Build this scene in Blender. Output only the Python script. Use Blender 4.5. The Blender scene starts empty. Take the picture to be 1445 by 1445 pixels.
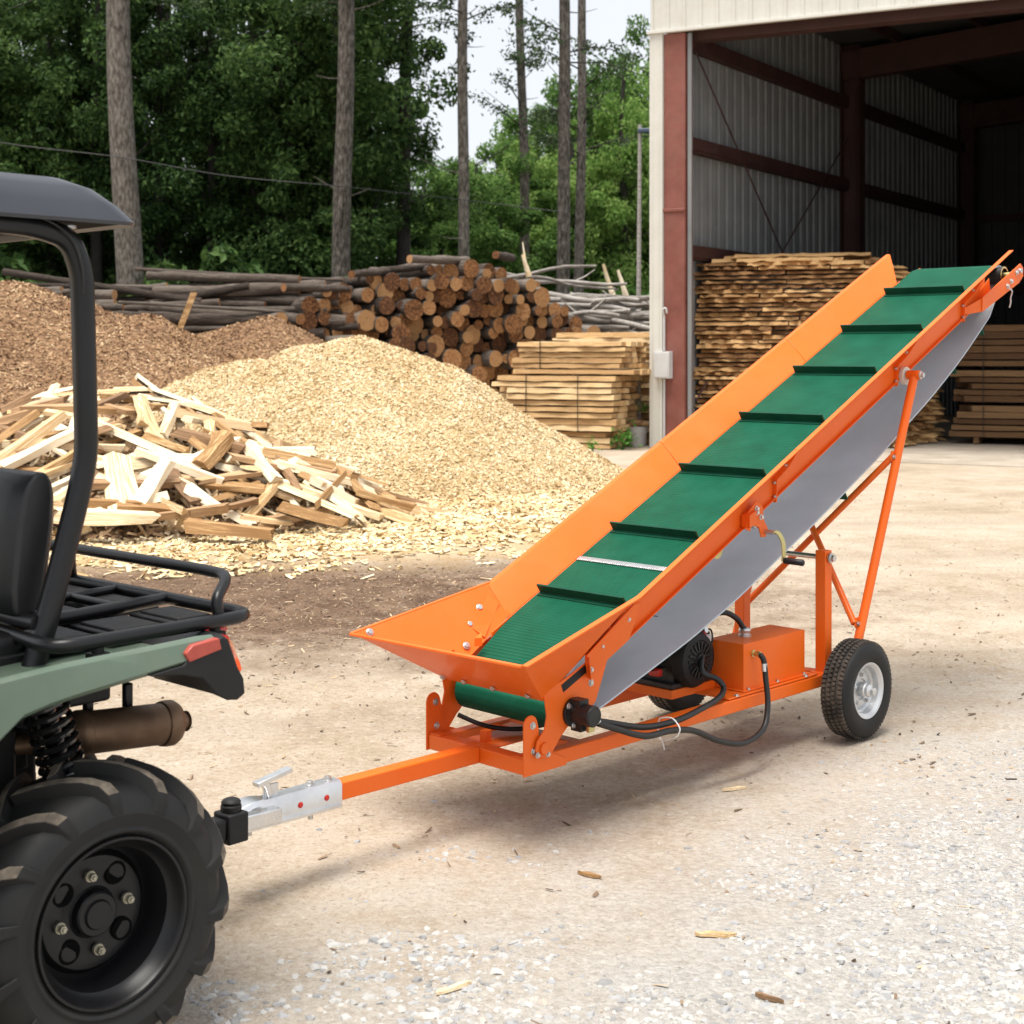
import bpy, math, random
import numpy as np
from mathutils import Vector, Matrix, noise
R = math.radians
random.seed(7)
rng = np.random.default_rng(7)
scene = bpy.context.scene
COL = scene.collection

# ------------------------------------------------------------------ helpers
class MB:
    """collects shapes; build() links them as ONE mesh object"""
    def __init__(s):
        s.v = []; s.f = []; s.m = []
    def add(s, vs, fs, m=0):
        o = len(s.v)
        s.v += [tuple(p) for p in vs]
        s.f += [tuple(i + o for i in f) for f in fs]
        s.m += [m] * len(fs)
        return s
    def box(s, c, size, rot=None, m=0):
        x, y, z = (k / 2 for k in size)
        vs = [Vector((a * x, b * y, d * z)) for a in (-1, 1) for b in (-1, 1) for d in (-1, 1)]
        if rot is not None: vs = [rot @ p for p in vs]
        c = Vector(c)
        return s.add([p + c for p in vs], [(0,1,3,2),(4,6,7,5),(0,4,5,1),(2,3,7,6),(0,2,6,4),(1,5,7,3)], m)
    def beam(s, p0, p1, w, h, up=(0,0,1), m=0):
        p0, p1 = Vector(p0), Vector(p1)
        d = (p1 - p0); L = d.length; d.normalize()
        up = Vector(up)
        sd = d.cross(up).normalized(); u2 = sd.cross(d).normalized()
        rot = Matrix((d, sd, u2)).transposed()
        return s.box((p0 + p1) / 2, (L, w, h), rot, m)
    def tube(s, pts, r, n=10, m=0, caps=True):
        pts = [Vector(p) for p in pts]; N = len(pts)
        rs = r if isinstance(r, (list, tuple)) else [r] * N
        tan = []
        for i in range(N):
            a = pts[max(0, i - 1)]; b = pts[min(N - 1, i + 1)]
            tan.append((b - a).normalized())
        ref = Vector((0,0,1)) if abs(tan[0].z) < .9 else Vector((1,0,0))
        nx = tan[0].cross(ref).normalized()
        vs = []; fs = []
        for i in range(N):
            nx = (nx - tan[i] * nx.dot(tan[i])).normalized()
            ny = tan[i].cross(nx)
            for k in range(n):
                a = 2 * math.pi * k / n
                vs.append(pts[i] + (nx * math.cos(a) + ny * math.sin(a)) * rs[i])
        for i in range(N - 1):
            for k in range(n):
                k2 = (k + 1) % n
                fs.append((i*n+k, i*n+k2, (i+1)*n+k2, (i+1)*n+k))
        if caps:
            fs.append(tuple(range(n - 1, -1, -1))); fs.append(tuple((N-1)*n + k for k in range(n)))
        return s.add(vs, fs, m)
    def cyl(s, p0, p1, r, n=16, m=0):
        return s.tube([p0, p1], r, n, m)
    def lathe(s, prof, c, axis, n=32, m=0, mats=None):
        """prof: (radius, height along axis)"""
        ax = Vector(axis).normalized(); c = Vector(c)
        ref = Vector((0,0,1)) if abs(ax.z) < .9 else Vector((1,0,0))
        e1 = ax.cross(ref).normalized(); e2 = ax.cross(e1)
        vs = []; 
        for (r, h) in prof:
            for k in range(n):
                a = 2*math.pi*k/n
                vs.append(c + ax*h + (e1*math.cos(a) + e2*math.sin(a))*r)
        for i in range(len(prof)-1):
            fs = []
            for k in range(n):
                k2 = (k+1) % n
                fs.append((i*n+k, i*n+k2, (i+1)*n+k2, (i+1)*n+k))
            o = len(s.v)
            if i == 0: base = o; s.v += [tuple(p) for p in vs]
            s.f += [tuple(j + base for j in f) for f in fs]
            s.m += [mats[i] if mats else m] * len(fs)
        return s
    def prism(s, poly, depth, m=0):
        """poly: 3D points, extruded by vector depth"""
        d = Vector(depth); n = len(poly)
        P = [Vector(p) for p in poly]
        vs = P + [p + d for p in P]
        fs = [tuple(range(n-1, -1, -1)), tuple(range(n, 2*n))]
        for i in range(n):
            j = (i+1) % n
            fs.append((i, j, n+j, n+i))
        return s.add(vs, fs, m)
    def sheet(s, rows, m=0, closed=False):
        """rows: list of equally long point lists"""
        n = len(rows[0]); vs = [p for r_ in rows for p in r_]; fs = []
        for i in range(len(rows)-1):
            for k in range(n-1 if not closed else n):
                k2 = (k+1) % n
                fs.append((i*n+k, i*n+k2, (i+1)*n+k2, (i+1)*n+k))
        return s.add(vs, fs, m)
    def loft(s, rows, m=0):
        """closed rings, capped"""
        n = len(rows[0]); s.sheet(rows, m, True); o = len(s.v) - n*len(rows)
        s.f.append(tuple(o + k for k in range(n-1, -1, -1))); s.m.append(m)
        s.f.append(tuple(o + (len(rows)-1)*n + k for k in range(n))); s.m.append(m)
        return s
    def build(s, name, mats, parent=None, bevel=0, smooth=True, ang=38, recalc=True, seg=2):
        me = bpy.data.meshes.new(name)
        me.from_pydata(s.v, [], s.f)
        if not isinstance(mats, (list, tuple)): mats = [mats]
        for x in mats: me.materials.append(x)
        me.polygons.foreach_set('material_index', s.m)
        if recalc:
            import bmesh
            bm = bmesh.new(); bm.from_mesh(me)
            bmesh.ops.recalc_face_normals(bm, faces=bm.faces[:]); bm.to_mesh(me); bm.free()
        if smooth:
            me.shade_smooth(); me.set_sharp_from_angle(angle=R(ang))
        me.update()
        o = bpy.data.objects.new(name, me); COL.objects.link(o)
        if parent: o.parent = parent
        if bevel:
            b = o.modifiers.new('edge', 'BEVEL'); b.width = bevel; b.segments = seg; b.limit_method = 'ANGLE'; b.angle_limit = R(40)
            b.harden_normals = False
        return o

def np_obj(name, V, F, mats, parent=None, mi=None, smooth=False):
    me = bpy.data.meshes.new(name)
    me.from_pydata(np.asarray(V, dtype=float).tolist(), [], np.asarray(F).tolist())
    for x in (mats if isinstance(mats, (list, tuple)) else [mats]): me.materials.append(x)
    if mi is not None: me.polygons.foreach_set('material_index', np.asarray(mi, dtype=np.int32))
    if smooth: me.shade_smooth()
    me.update()
    o = bpy.data.objects.new(name, me); COL.objects.link(o)
    if parent: o.parent = parent
    return o

def thing(name, label, cat, loc=(0,0,0), rotz=0, group=None):
    o = bpy.data.objects.new(name, None); COL.objects.link(o)
    o.location = loc; o.rotation_euler = (0,0,rotz); o.empty_display_size = .2
    return tag(o, label, cat, group)
def tag(o, label, cat, group=None):
    o['label'] = label; o['category'] = cat
    if group: o['group'] = group
    return o
def kind(o, k): o['kind'] = k; return o
def dup(o, loc=None, rot=None, scale=None, label=None, group=None):
    kids = [c for c in bpy.data.objects if c.parent is o] if o.type == 'EMPTY' else []
    c = o.copy(); COL.objects.link(c)
    if loc is not None: c.location = loc
    if rot is not None: c.rotation_euler = rot
    if scale is not None: c.scale = scale
    if label: c['label'] = label
    if group: c['group'] = group
    for ch in kids:
        d = ch.copy(); COL.objects.link(d); d.parent = c
    return c
def smooth_path(pts, k=6):
    P = [Vector(p) for p in pts]; out = []
    for i in range(len(P)-1):
        p0 = P[max(i-1,0)]; p1 = P[i]; p2 = P[i+1]; p3 = P[min(i+2,len(P)-1)]
        for j in range(k):
            t = j/k
            out.append(.5*((2*p1)+(p2-p0)*t+(2*p0-5*p1+4*p2-p3)*t*t+(3*p1-p0-3*p2+p3)*t**3))
    out.append(P[-1]); return out
def round_path(pts, r, k=5):
    """polyline with rounded corners"""
    P = [Vector(p) for p in pts]; out = [P[0]]
    for i in range(1, len(P)-1):
        a = (P[i-1]-P[i]); b = (P[i+1]-P[i])
        ra = min(r, a.length*.45, b.length*.45)
        A = P[i]+a.normalized()*ra; B = P[i]+b.normalized()*ra
        for j in range(k+1):
            t = j/k
            out.append(A*(1-t)**2 + P[i]*2*t*(1-t) + B*t*t)
    out.append(P[-1]); return out
def flakes(P, N, L, W, fold=.25, tilt=.35, dirs=None):
    """folded chips lying on a surface: 6 points, 2 quads each"""
    n = len(P)
    N = N + rng.normal(0, tilt, (n,3)); N /= np.linalg.norm(N, axis=1)[:,None]
    t = rng.normal(0,1,(n,3)) if dirs is None else dirs
    t -= N*np.sum(t*N,axis=1)[:,None]; t /= np.linalg.norm(t,axis=1)[:,None]
    b = np.cross(N,t)
    L = L[:,None]/2; W = W[:,None]/2; H = W*fold*2*rng.uniform(-.4,1,(n,1))
    s = rng.uniform(.55,1,(n,1))
    V = np.stack([P-t*L-b*W*s, P+t*L*s-b*W, P-t*L+N*H, P+t*L+N*H, P-t*L*s+b*W, P+t*L+b*W*s], axis=1).reshape(-1,3)
    o = (np.arange(n)*6)[:,None]
    F = np.concatenate([o+np.array([[0,1,3,2]]), o+np.array([[2,3,5,4]])],axis=1).reshape(-1,4)
    return V, F
def leaves(P, N, S):
    """pointed leaf clumps: one kinked quad each"""
    n = len(P); N = N/np.linalg.norm(N,axis=1)[:,None]
    t = rng.normal(0,1,(n,3)); t -= N*np.sum(t*N,axis=1)[:,None]; t /= np.linalg.norm(t,axis=1)[:,None]
    b = np.cross(N,t); S = S[:,None]
    V = np.stack([P-t*S*.6, P+b*S*.3+N*S*.1, P+t*S*.6, P-b*S*.3+N*S*.1],axis=1).reshape(-1,3)
    F = (np.arange(n)*4)[:,None]+np.array([[0,1,2,3]])
    return V, F
def fbm(x, y, s=1., z=0., o=4):
    return noise.fractal(Vector((x*s, y*s, z)), 1., 2., o)

# ------------------------------------------------------------------ materials
def _nt(name):
    m = bpy.data.materials.new(name); m.use_nodes = True
    nt = m.node_tree; b = nt.nodes['Principled BSDF']
    return m, nt, b
def ramp(nt, cols, pos=None):
    r = nt.nodes.new('ShaderNodeValToRGB'); e = r.color_ramp.elements
    n = len(cols); pos = pos or [i/(n-1) for i in range(n)]
    while len(e) < n: e.new(.5)
    for i in range(n): e[i].position = pos[i]; e[i].color = (*cols[i], 1)
    return r
def mat(name, cols, scale=4, rough=.6, metal=0, bump=0, bdist=.01, stretch=(1,1,1), vary=0, island=0, coat=0, detail=6, pos=None, spec=.5, fine=0, wave=0, dirt=0, dirtcol=(.35,.28,.2)):
    """procedural surface: noise through a colour ramp, optional per-object / per-piece variation and bump"""
    m, nt, b = _nt(name); N = nt.nodes; Lk = nt.links
    tc = N.new('ShaderNodeTexCoord'); mp = N.new('ShaderNodeMapping'); mp.inputs['Scale'].default_value = stretch
    Lk.new(tc.outputs['Object'], mp.inputs['Vector'])
    if vary:
        oi = N.new('ShaderNodeObjectInfo'); ml = N.new('ShaderNodeVectorMath'); ml.operation = 'SCALE'
        cx = N.new('ShaderNodeCombineXYZ')
        for k in range(3): Lk.new(oi.outputs['Random'], cx.inputs[k])
        Lk.new(cx.outputs[0], ml.inputs[0]); ml.inputs['Scale'].default_value = 37
        ad = N.new('ShaderNodeVectorMath'); Lk.new(mp.outputs[0], ad.inputs[0]); Lk.new(ml.outputs[0], ad.inputs[1]); vec = ad.outputs[0]
    else: vec = mp.outputs[0]
    nz = N.new('ShaderNodeTexNoise'); nz.inputs['Scale'].default_value = scale; nz.inputs['Detail'].default_value = detail; nz.inputs['Roughness'].default_value = .62
    Lk.new(vec, nz.inputs['Vector'])
    fac = nz.outputs['Fac']
    rp = ramp(nt, cols, pos or ([.3+.4*i/(len(cols)-1) for i in range(len(cols))] if len(cols) > 1 else [0]))
    def madd(a, mul, add):
        q = N.new('ShaderNodeMath'); q.operation = 'MULTIPLY_ADD'; Lk.new(a, q.inputs[0]); q.inputs[1].default_value = mul; q.inputs[2].default_value = add; return q.outputs[0]
    def plus(a, c):
        q = N.new('ShaderNodeMath'); q.operation = 'ADD'; Lk.new(a, q.inputs[0]); Lk.new(c, q.inputs[1]); return q.outputs[0]
    if vary: fac = plus(fac, madd(oi.outputs['Random'], vary, -vary/2))
    if island:
        g = N.new('ShaderNodeNewGeometry'); fac = plus(fac, madd(g.outputs['Random Per Island'], island, -island/2))
    Lk.new(fac, rp.inputs['Fac']); col = rp.outputs['Color']
    if dirt:
        n3 = N.new('ShaderNodeTexNoise'); n3.inputs['Scale'].default_value = 3.3; n3.inputs['Detail'].default_value = 8; n3.inputs['Roughness'].default_value = .7
        Lk.new(tc.outputs['Object'], n3.inputs['Vector'])
        mr = N.new('ShaderNodeMapRange'); mr.inputs['From Min'].default_value = .45; mr.inputs['From Max'].default_value = .75; mr.inputs['To Max'].default_value = dirt
        Lk.new(n3.outputs['Fac'], mr.inputs['Value'])
        mx = N.new('ShaderNodeMix'); mx.data_type = 'RGBA'; Lk.new(mr.outputs[0], mx.inputs['Factor']); Lk.new(col, mx.inputs['A']); mx.inputs['B'].default_value = (*dirtcol,1)
        col = mx.outputs['Result']
        rr = N.new('ShaderNodeMapRange'); rr.inputs['From Min'].default_value = .35; rr.inputs['From Max'].default_value = .75
        rr.inputs['To Min'].default_value = rough; rr.inputs['To Max'].default_value = min(1, rough+.3); Lk.new(n3.outputs['Fac'], rr.inputs['Value']); Lk.new(rr.outputs[0], b.inputs['Roughness'])
    else: b.inputs['Roughness'].default_value = rough
    Lk.new(col, b.inputs['Base Color'])
    b.inputs['Metallic'].default_value = metal; b.inputs['Specular IOR Level'].default_value = spec
    if coat: b.inputs['Coat Weight'].default_value = coat; b.inputs['Coat Roughness'].default_value = .12
    if bump:
        src = nz.outputs['Fac']
        if fine:
            n2 = N.new('ShaderNodeTexNoise'); n2.inputs['Scale'].default_value = fine; n2.inputs['Detail'].default_value = 5; Lk.new(vec, n2.inputs['Vector']); src = n2.outputs['Fac']
        bp = N.new('ShaderNodeBump'); bp.inputs['Strength'].default_value = bump; bp.inputs['Distance'].default_value = bdist
        Lk.new(src, bp.inputs['Height']); Lk.new(bp.outputs[0], b.inputs['Normal'])
    return m

M = {}
M['orange'] = mat('orange_paint', [(.78,.118,.005),(.84,.145,.009)], 1.5, .38, coat=.12, spec=.32, dirt=.12, dirtcol=(.52,.27,.12), bump=.03, fine=60, bdist=.002)
M['steel'] = mat('zinc_steel', [(.5,.5,.5),(.68,.68,.67)], 14, .32, metal=.9, bump=.05, bdist=.002)
M['chrome'] = mat('zinc_plated_steel', [(.62,.63,.64),(.8,.8,.8)], 9, .24, metal=1.0, dirt=.25, dirtcol=(.4,.38,.35))
M['brass'] = mat('yellow_zinc', [(.5,.42,.16),(.66,.58,.28)], 9, .3, metal=.85)
M['nylon'] = mat('white_nylon', [(.62,.6,.5),(.72,.7,.62)], 5, .5)
M['black'] = mat('black_plastic', [(.005,.005,.006),(.010,.010,.011)], 6, .45, bump=.04, fine=220, bdist=.001, dirt=.03, spec=.35)
M['black_paint'] = mat('black_powder_coat', [(.004,.004,.005),(.008,.008,.009)], 6, .36, bump=.06, fine=400, bdist=.0006, spec=.38)
M['cast'] = mat('black_cast_metal', [(.01,.01,.01),(.03,.03,.03)], 20, .4, metal=.3, bump=.1, bdist=.002)
M['hose'] = mat('black_hose_rubber', [(.008,.008,.008),(.014,.014,.014)], 30, .45)
M['rubber'] = mat('tyre_rubber', [(.008,.008,.0085),(.015,.0148,.0145)], 7, .55, bump=.08, fine=90, bdist=.001, dirt=.22, dirtcol=(.07,.055,.042), spec=.35)
M['tread'] = mat('dusty_tread_rubber', [(.016,.015,.014),(.05,.042,.035),(.12,.1,.075)], 12, .8, bump=.15, fine=60, bdist=.002)
M['lug'] = mat('dried_mud_on_lug', [(.045,.036,.028),(.12,.098,.075),(.22,.18,.135)], 22, .9, bump=.4, fine=70, bdist=.004)
M['red_lens'] = mat('red_lens', [(.42,.018,.014),(.5,.025,.018)], 9, .15, coat=.6)
M['reflector'] = mat('dusty_red_reflector', [(.36,.05,.035),(.44,.075,.05)], 30, .35)
M['sage'] = mat('sage_green_plastic', [(.082,.122,.086),(.105,.15,.108)], 3, .36, coat=.25, dirt=.3, dirtcol=(.22,.2,.15), bump=.03, fine=150, bdist=.001)
M['roofplastic'] = mat('charcoal_roof_plastic', [(.03,.034,.042),(.038,.042,.052)], 4, .38, bump=.08, fine=350, bdist=.0008)
M['vinyl'] = mat('black_vinyl', [(.006,.006,.007),(.011,.011,.012)], 8, .42, bump=.12, fine=180, bdist=.001)
M['exhaust'] = mat('heat_browned_steel', [(.085,.05,.03),(.17,.105,.065),(.24,.16,.1)], 5, .42, metal=.75, detail=9, dirt=.4, dirtcol=(.12,.09,.06))
M['silver_rim'] = mat('silver_wheel_paint', [(.55,.56,.57),(.66,.67,.68)], 8, .32, metal=.55)
M['sticker'] = mat('white_sticker', [(.7,.7,.7),(.78,.78,.76)], 20, .4)
M['red_paint'] = mat('red_engine_paint', [(.5,.02,.012),(.55,.03,.02)], 9, .35)
M['zip'] = mat('white_cable_tie', [(.75,.75,.73),(.8,.8,.78)], 9, .5)

def belt_mats():
    m, nt, b = _nt('green_belt'); N = nt.nodes; L = nt.links
    tc = N.new('ShaderNodeTexCoord'); w = N.new('ShaderNodeTexWave'); w.wave_type = 'BANDS'; w.bands_direction = 'X'
    w.inputs['Scale'].default_value = 26; w.inputs['Distortion'].default_value = .25; w.inputs['Detail'].default_value = 1
    L.new(tc.outputs['Object'], w.inputs['Vector'])
    nz = N.new('ShaderNodeTexNoise'); nz.inputs['Scale'].default_value = 9; nz.inputs['Detail'].default_value = 8; L.new(tc.outputs['Object'], nz.inputs['Vector'])
    rp = ramp(nt, [(.001,.060,.030),(.002,.076,.040),(.006,.094,.053)], [.25,.5,.85]); L.new(nz.outputs['Fac'], rp.inputs['Fac'])
    L.new(rp.outputs[0], b.inputs['Base Color']); b.inputs['Roughness'].default_value = .62; b.inputs['Specular IOR Level'].default_value = .12
    w2 = N.new('ShaderNodeTexWave'); w2.wave_type = 'BANDS'; w2.bands_direction = 'Y'; w2.inputs['Scale'].default_value = 40; L.new(tc.outputs['Object'], w2.inputs['Vector'])
    ad = N.new('ShaderNodeMath'); ad.operation = 'MULTIPLY_ADD'; L.new(w2.outputs['Fac'], ad.inputs[0]); ad.inputs[1].default_value = .35; L.new(w.outputs['Fac'], ad.inputs[2])
    bp = N.new('ShaderNodeBump'); bp.inputs['Strength'].default_value = .55; bp.inputs['Distance'].default_value = .004
    L.new(ad.outputs[0], bp.inputs['Height']); L.new(bp.outputs[0], b.inputs['Normal'])
    M['belt'] = m
    M['belt_in'] = mat('grey_belt_fabric', [(.45,.52,.575),(.53,.60,.655)], 2.2, .42, bump=.15, fine=260, bdist=.001, dirt=.2, dirtcol=(.38,.38,.38))
    M['cleat'] = mat('green_cleat', [(.001,.045,.024),(.004,.065,.036)], 12, .5, spec=.2)
belt_mats()

M['bark'] = mat('bark', [(.024,.016,.011),(.07,.049,.036),(.14,.11,.088),(.22,.185,.15)], 6, .95, stretch=(1.6,4,4), vary=.3, bump=1, bdist=.04)
M['greybark'] = mat('weathered_wood', [(.12,.10,.085),(.26,.235,.21),(.42,.39,.36)], 5, .9, stretch=(.4,4,4), vary=.25, bump=.6, bdist=.02)
M['logend'] = mat('cut_log_end', [(.09,.035,.013),(.23,.10,.036),(.36,.17,.066),(.45,.25,.11)], 7, .9, vary=.5, bump=.3, bdist=.01)
M['trunk'] = mat('tree_bark', [(.018,.015,.012),(.07,.058,.047),(.15,.13,.11),(.23,.205,.18)], 4.5, .95, stretch=(3,3,1.1), vary=.08, dirt=.55, dirtcol=(.035,.032,.022), bump=1, bdist=.04)
M['darktrunk'] = mat('dark_tree_bark', [(.015,.013,.011),(.05,.043,.036)], 4, .95, stretch=(4,4,.8), bump=.6, bdist=.03)
M['split'] = mat('split_wood', [(.28,.15,.055),(.54,.34,.155),(.72,.56,.345),(.82,.71,.53)], 3, .85, stretch=(.6,3.2,3.2), vary=.5, bump=.5, bdist=.012)
M['splitdark'] = mat('aged_split_wood', [(.16,.09,.045),(.34,.2,.1),(.5,.33,.18)], 3, .88, stretch=(.6,3.2,3.2), vary=.45, bump=.35, bdist=.008)
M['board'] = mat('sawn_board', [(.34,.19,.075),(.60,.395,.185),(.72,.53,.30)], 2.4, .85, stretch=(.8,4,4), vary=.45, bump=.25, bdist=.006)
M['boarddark'] = mat('shade_darkened_board', [(.09,.042,.016),(.17,.088,.036),(.25,.145,.066)], 2, .85, stretch=(.6,9,9), vary=.38, bump=.25, bdist=.006)  # board colour darkened to carry the shade deep inside the barn
M['slab'] = mat('rough_slab_wood', [(.18,.08,.028),(.50,.275,.105),(.72,.46,.21)], 3.2, .9, stretch=(.9,3,3), vary=.42, bump=.5, bdist=.012)
M['chip'] = mat('wood_chips', [(.34,.205,.08),(.56,.40,.20),(.67,.525,.31),(.75,.635,.44)], 1.1, .9, island=.6, pos=[.14,.34,.56,.8])
M['chipbase'] = mat('packed_wood_chips', [(.31,.195,.085),(.51,.37,.19),(.63,.49,.295)], 40, .95, bump=1, bdist=.03)
M['mulch'] = mat('bark_mulch', [(.09,.042,.02),(.25,.135,.065),(.40,.25,.13),(.60,.45,.28)], .7, .95, island=.6, pos=[.15,.42,.66,.9])
M['mulchbase'] = mat('packed_bark_mulch', [(.09,.046,.022),(.20,.11,.055),(.32,.2,.105)], 16, .98, bump=1, bdist=.04)
M['stone'] = mat('gravel_stone', [(.21,.205,.20),(.30,.30,.305),(.37,.36,.34),(.43,.42,.40),(.38,.32,.255)], 3, .88, island=.75, pos=[.08,.32,.55,.8,.97], bump=.25, fine=90, bdist=.002)
M['bits'] = mat('bark_bits', [(.06,.038,.024),(.15,.10,.065),(.32,.225,.14),(.52,.39,.25)], 2, .95, island=.9, pos=[.1,.4,.65,.92])
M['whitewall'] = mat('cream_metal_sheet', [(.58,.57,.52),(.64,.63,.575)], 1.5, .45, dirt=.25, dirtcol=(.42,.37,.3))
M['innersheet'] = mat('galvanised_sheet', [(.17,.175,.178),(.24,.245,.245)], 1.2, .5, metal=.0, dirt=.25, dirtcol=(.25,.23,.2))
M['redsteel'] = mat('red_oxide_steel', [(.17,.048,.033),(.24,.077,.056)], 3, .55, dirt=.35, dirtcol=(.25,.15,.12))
M['darksheet'] = mat('shade_darkened_inner_sheet', [(.045,.045,.044),(.07,.07,.068)], 1.2, .8)  # darker copy of the inner sheet, barn shade put into the colour
M['redin'] = mat('shade_darkened_red_steel', [(.034,.010,.008),(.055,.016,.013)], 3, .65, dirt=.3, dirtcol=(.09,.06,.05))  # darker copy of the red steel, interior shade put into the colour
M['concrete'] = mat('concrete_slab', [(.25,.21,.165),(.36,.31,.25),(.43,.38,.315)], 1.6, .85, bump=.2, fine=30, bdist=.005, dirt=.4, dirtcol=(.42,.34,.25))
M['boxgrey'] = mat('grey_box_enamel', [(.5,.5,.5),(.58,.58,.57)], 5, .5, dirt=.2)
M['wire'] = mat('black_wire', [(.012,.012,.012),(.02,.02,.02)], 5, .6)
M['strap'] = mat('dark_steel_strap', [(.03,.028,.026),(.05,.045,.04)], 5, .5, metal=.5)

def leafmat(name, cols, trans=.35):
    m = bpy.data.materials.new(name); m.use_nodes = True; nt = m.node_tree; N = nt.nodes; L = nt.links
    out = N['Material Output']; b = N['Principled BSDF']
    g = N.new('ShaderNodeNewGeometry'); oi = N.new('ShaderNodeObjectInfo')
    q = N.new('ShaderNodeMath'); q.operation = 'MULTIPLY_ADD'; L.new(oi.outputs['Random'], q.inputs[0]); q.inputs[1].default_value = .35; q.inputs[2].default_value = -.17
    a = N.new('ShaderNodeMath'); a.operation = 'ADD'; L.new(g.outputs['Random Per Island'], a.inputs[0]); L.new(q.outputs[0], a.inputs[1])
    rp = ramp(nt, cols); L.new(a.outputs[0], rp.inputs[0]); L.new(rp.outputs[0], b.inputs['Base Color']); b.inputs['Roughness'].default_value = .55; b.inputs['Specular IOR Level'].default_value = .12
    t = N.new('ShaderNodeBsdfTranslucent'); L.new(rp.outputs[0], t.inputs['Color'])
    mx = N.new('ShaderNodeMixShader'); mx.inputs[0].default_value = trans; L.new(b.outputs[0], mx.inputs[1]); L.new(t.outputs[0], mx.inputs[2]); L.new(mx.outputs[0], out.inputs['Surface'])
    return m
M['leafdark'] = leafmat('shade_darkened_leaves', [(.014,.034,.011),(.034,.075,.021),(.062,.12,.032),(.11,.18,.05)], .38)  # canopy shade of the left wood is put into this leaf colour
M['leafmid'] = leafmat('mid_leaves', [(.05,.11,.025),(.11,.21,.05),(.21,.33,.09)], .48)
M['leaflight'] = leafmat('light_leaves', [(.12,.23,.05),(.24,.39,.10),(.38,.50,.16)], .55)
M['leafpine'] = leafmat('pine_needles', [(.03,.055,.025),(.06,.095,.04),(.1,.14,.06)], .25)
M['weed'] = leafmat('weed_leaves', [(.05,.14,.025),(.10,.25,.04),(.17,.34,.07)], .35)
# ------------------------------------------------------------------ camera, light, sky
H_EYE = 1.6
cam = bpy.data.cameras.new('camera'); co = bpy.data.objects.new('camera', cam); COL.objects.link(co)
co.location = (0, 0, H_EYE); co.rotation_euler = (R(90), 0, 0)
cam.sensor_width = 36; cam.lens = 51.07; cam.shift_y = -.154; cam.clip_end = 600; cam.clip_start = .05
cam.dof.use_dof = True; cam.dof.focus_distance = 5.4; cam.dof.aperture_fstop = 6.3
scene.camera = co
SUN_EL, SUN_AZ = 77, 215          # degrees; azimuth clockwise from +Y
sd = Vector((math.sin(R(SUN_AZ))*math.cos(R(SUN_EL)), math.cos(R(SUN_AZ))*math.cos(R(SUN_EL)), math.sin(R(SUN_EL))))
sl = bpy.data.lights.new('sun', 'SUN'); so = bpy.data.objects.new('sun', sl); COL.objects.link(so)
sl.energy = 3.8; sl.angle = R(34); sl.color = (1, .955, .89)
so.rotation_euler = sd.to_track_quat('Z', 'Y').to_euler(); so.location = (-20, -12, 40)
w = bpy.data.worlds.new('World'); scene.world = w; w.use_nodes = True
nt = w.node_tree; bg = nt.nodes['Background']
sky = nt.nodes.new('ShaderNodeTexSky'); sky.sky_type = 'NISHITA'; sky.sun_disc = False
sky.sun_elevation = R(SUN_EL); sky.sun_rotation = R(SUN_AZ); sky.dust_density = 2.5; sky.ozone_density = 1.0
# thin bright overcast: white cloud mixed over the blue
tcw = nt.nodes.new('ShaderNodeTexCoord'); nzw = nt.nodes.new('ShaderNodeTexNoise'); nzw.inputs['Scale'].default_value = 2.2; nzw.inputs['Detail'].default_value = 6
nt.links.new(tcw.outputs['Generated'], nzw.inputs['Vector'])
mrw = nt.nodes.new('ShaderNodeMapRange'); mrw.inputs['From Min'].default_value = .3; mrw.inputs['From Max'].default_value = .62; mrw.inputs['To Min'].default_value = .8; mrw.inputs['To Max'].default_value = 1.0
nt.links.new(nzw.outputs['Fac'], mrw.inputs['Value'])
mxw = nt.nodes.new('ShaderNodeMix'); mxw.data_type = 'RGBA'; nt.links.new(mrw.outputs[0], mxw.inputs['Factor']); nt.links.new(sky.outputs[0], mxw.inputs['A']); mxw.inputs['B'].default_value = (6.75, 6.95, 7.25, 1)
nt.links.new(mxw.outputs['Result'], bg.inputs['Color']); bg.inputs['Strength'].default_value = .092
vs = scene.view_settings; vs.view_transform = 'Standard'; vs.look = 'None'; vs.gamma = 1; vs.use_curve_mapping = False; vs.exposure = .72
scene.cycles.max_bounces = 7; scene.cycles.diffuse_bounces = 4; scene.cycles.transparent_max_bounces = 6
scene.cycles.use_adaptive_sampling = True; scene.cycles.adaptive_threshold = .015
scene.cycles.sample_clamp_indirect = 6

# ------------------------------------------------------------------ ground
def gmask(nt, cx, cy, rx, ry, nvec, amp=.35, soft=.35):
    N = nt.nodes; L = nt.links
    g = N.new('ShaderNodeNewGeometry'); mp = N.new('ShaderNodeMapping'); mp.vector_type = 'POINT'
    mp.inputs['Location'].default_value = (-cx/rx, -cy/ry, 0); mp.inputs['Scale'].default_value = (1/rx, 1/ry, 0)
    L.new(g.outputs['Position'], mp.inputs['Vector'])
    ln = N.new('ShaderNodeVectorMath'); ln.operation = 'LENGTH'; L.new(mp.outputs[0], ln.inputs[0])
    a = N.new('ShaderNodeMath'); a.operation = 'MULTIPLY_ADD'; L.new(nvec, a.inputs[0]); a.inputs[1].default_value = amp*2; L.new(ln.outputs['Value'], a.inputs[2])
    mr = N.new('ShaderNodeMapRange'); mr.inputs['From Min'].default_value = 1+amp+soft/2; mr.inputs['From Max'].default_value = 1+amp-soft/2
    L.new(a.outputs[0], mr.inputs['Value']); return mr.outputs[0]
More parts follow.
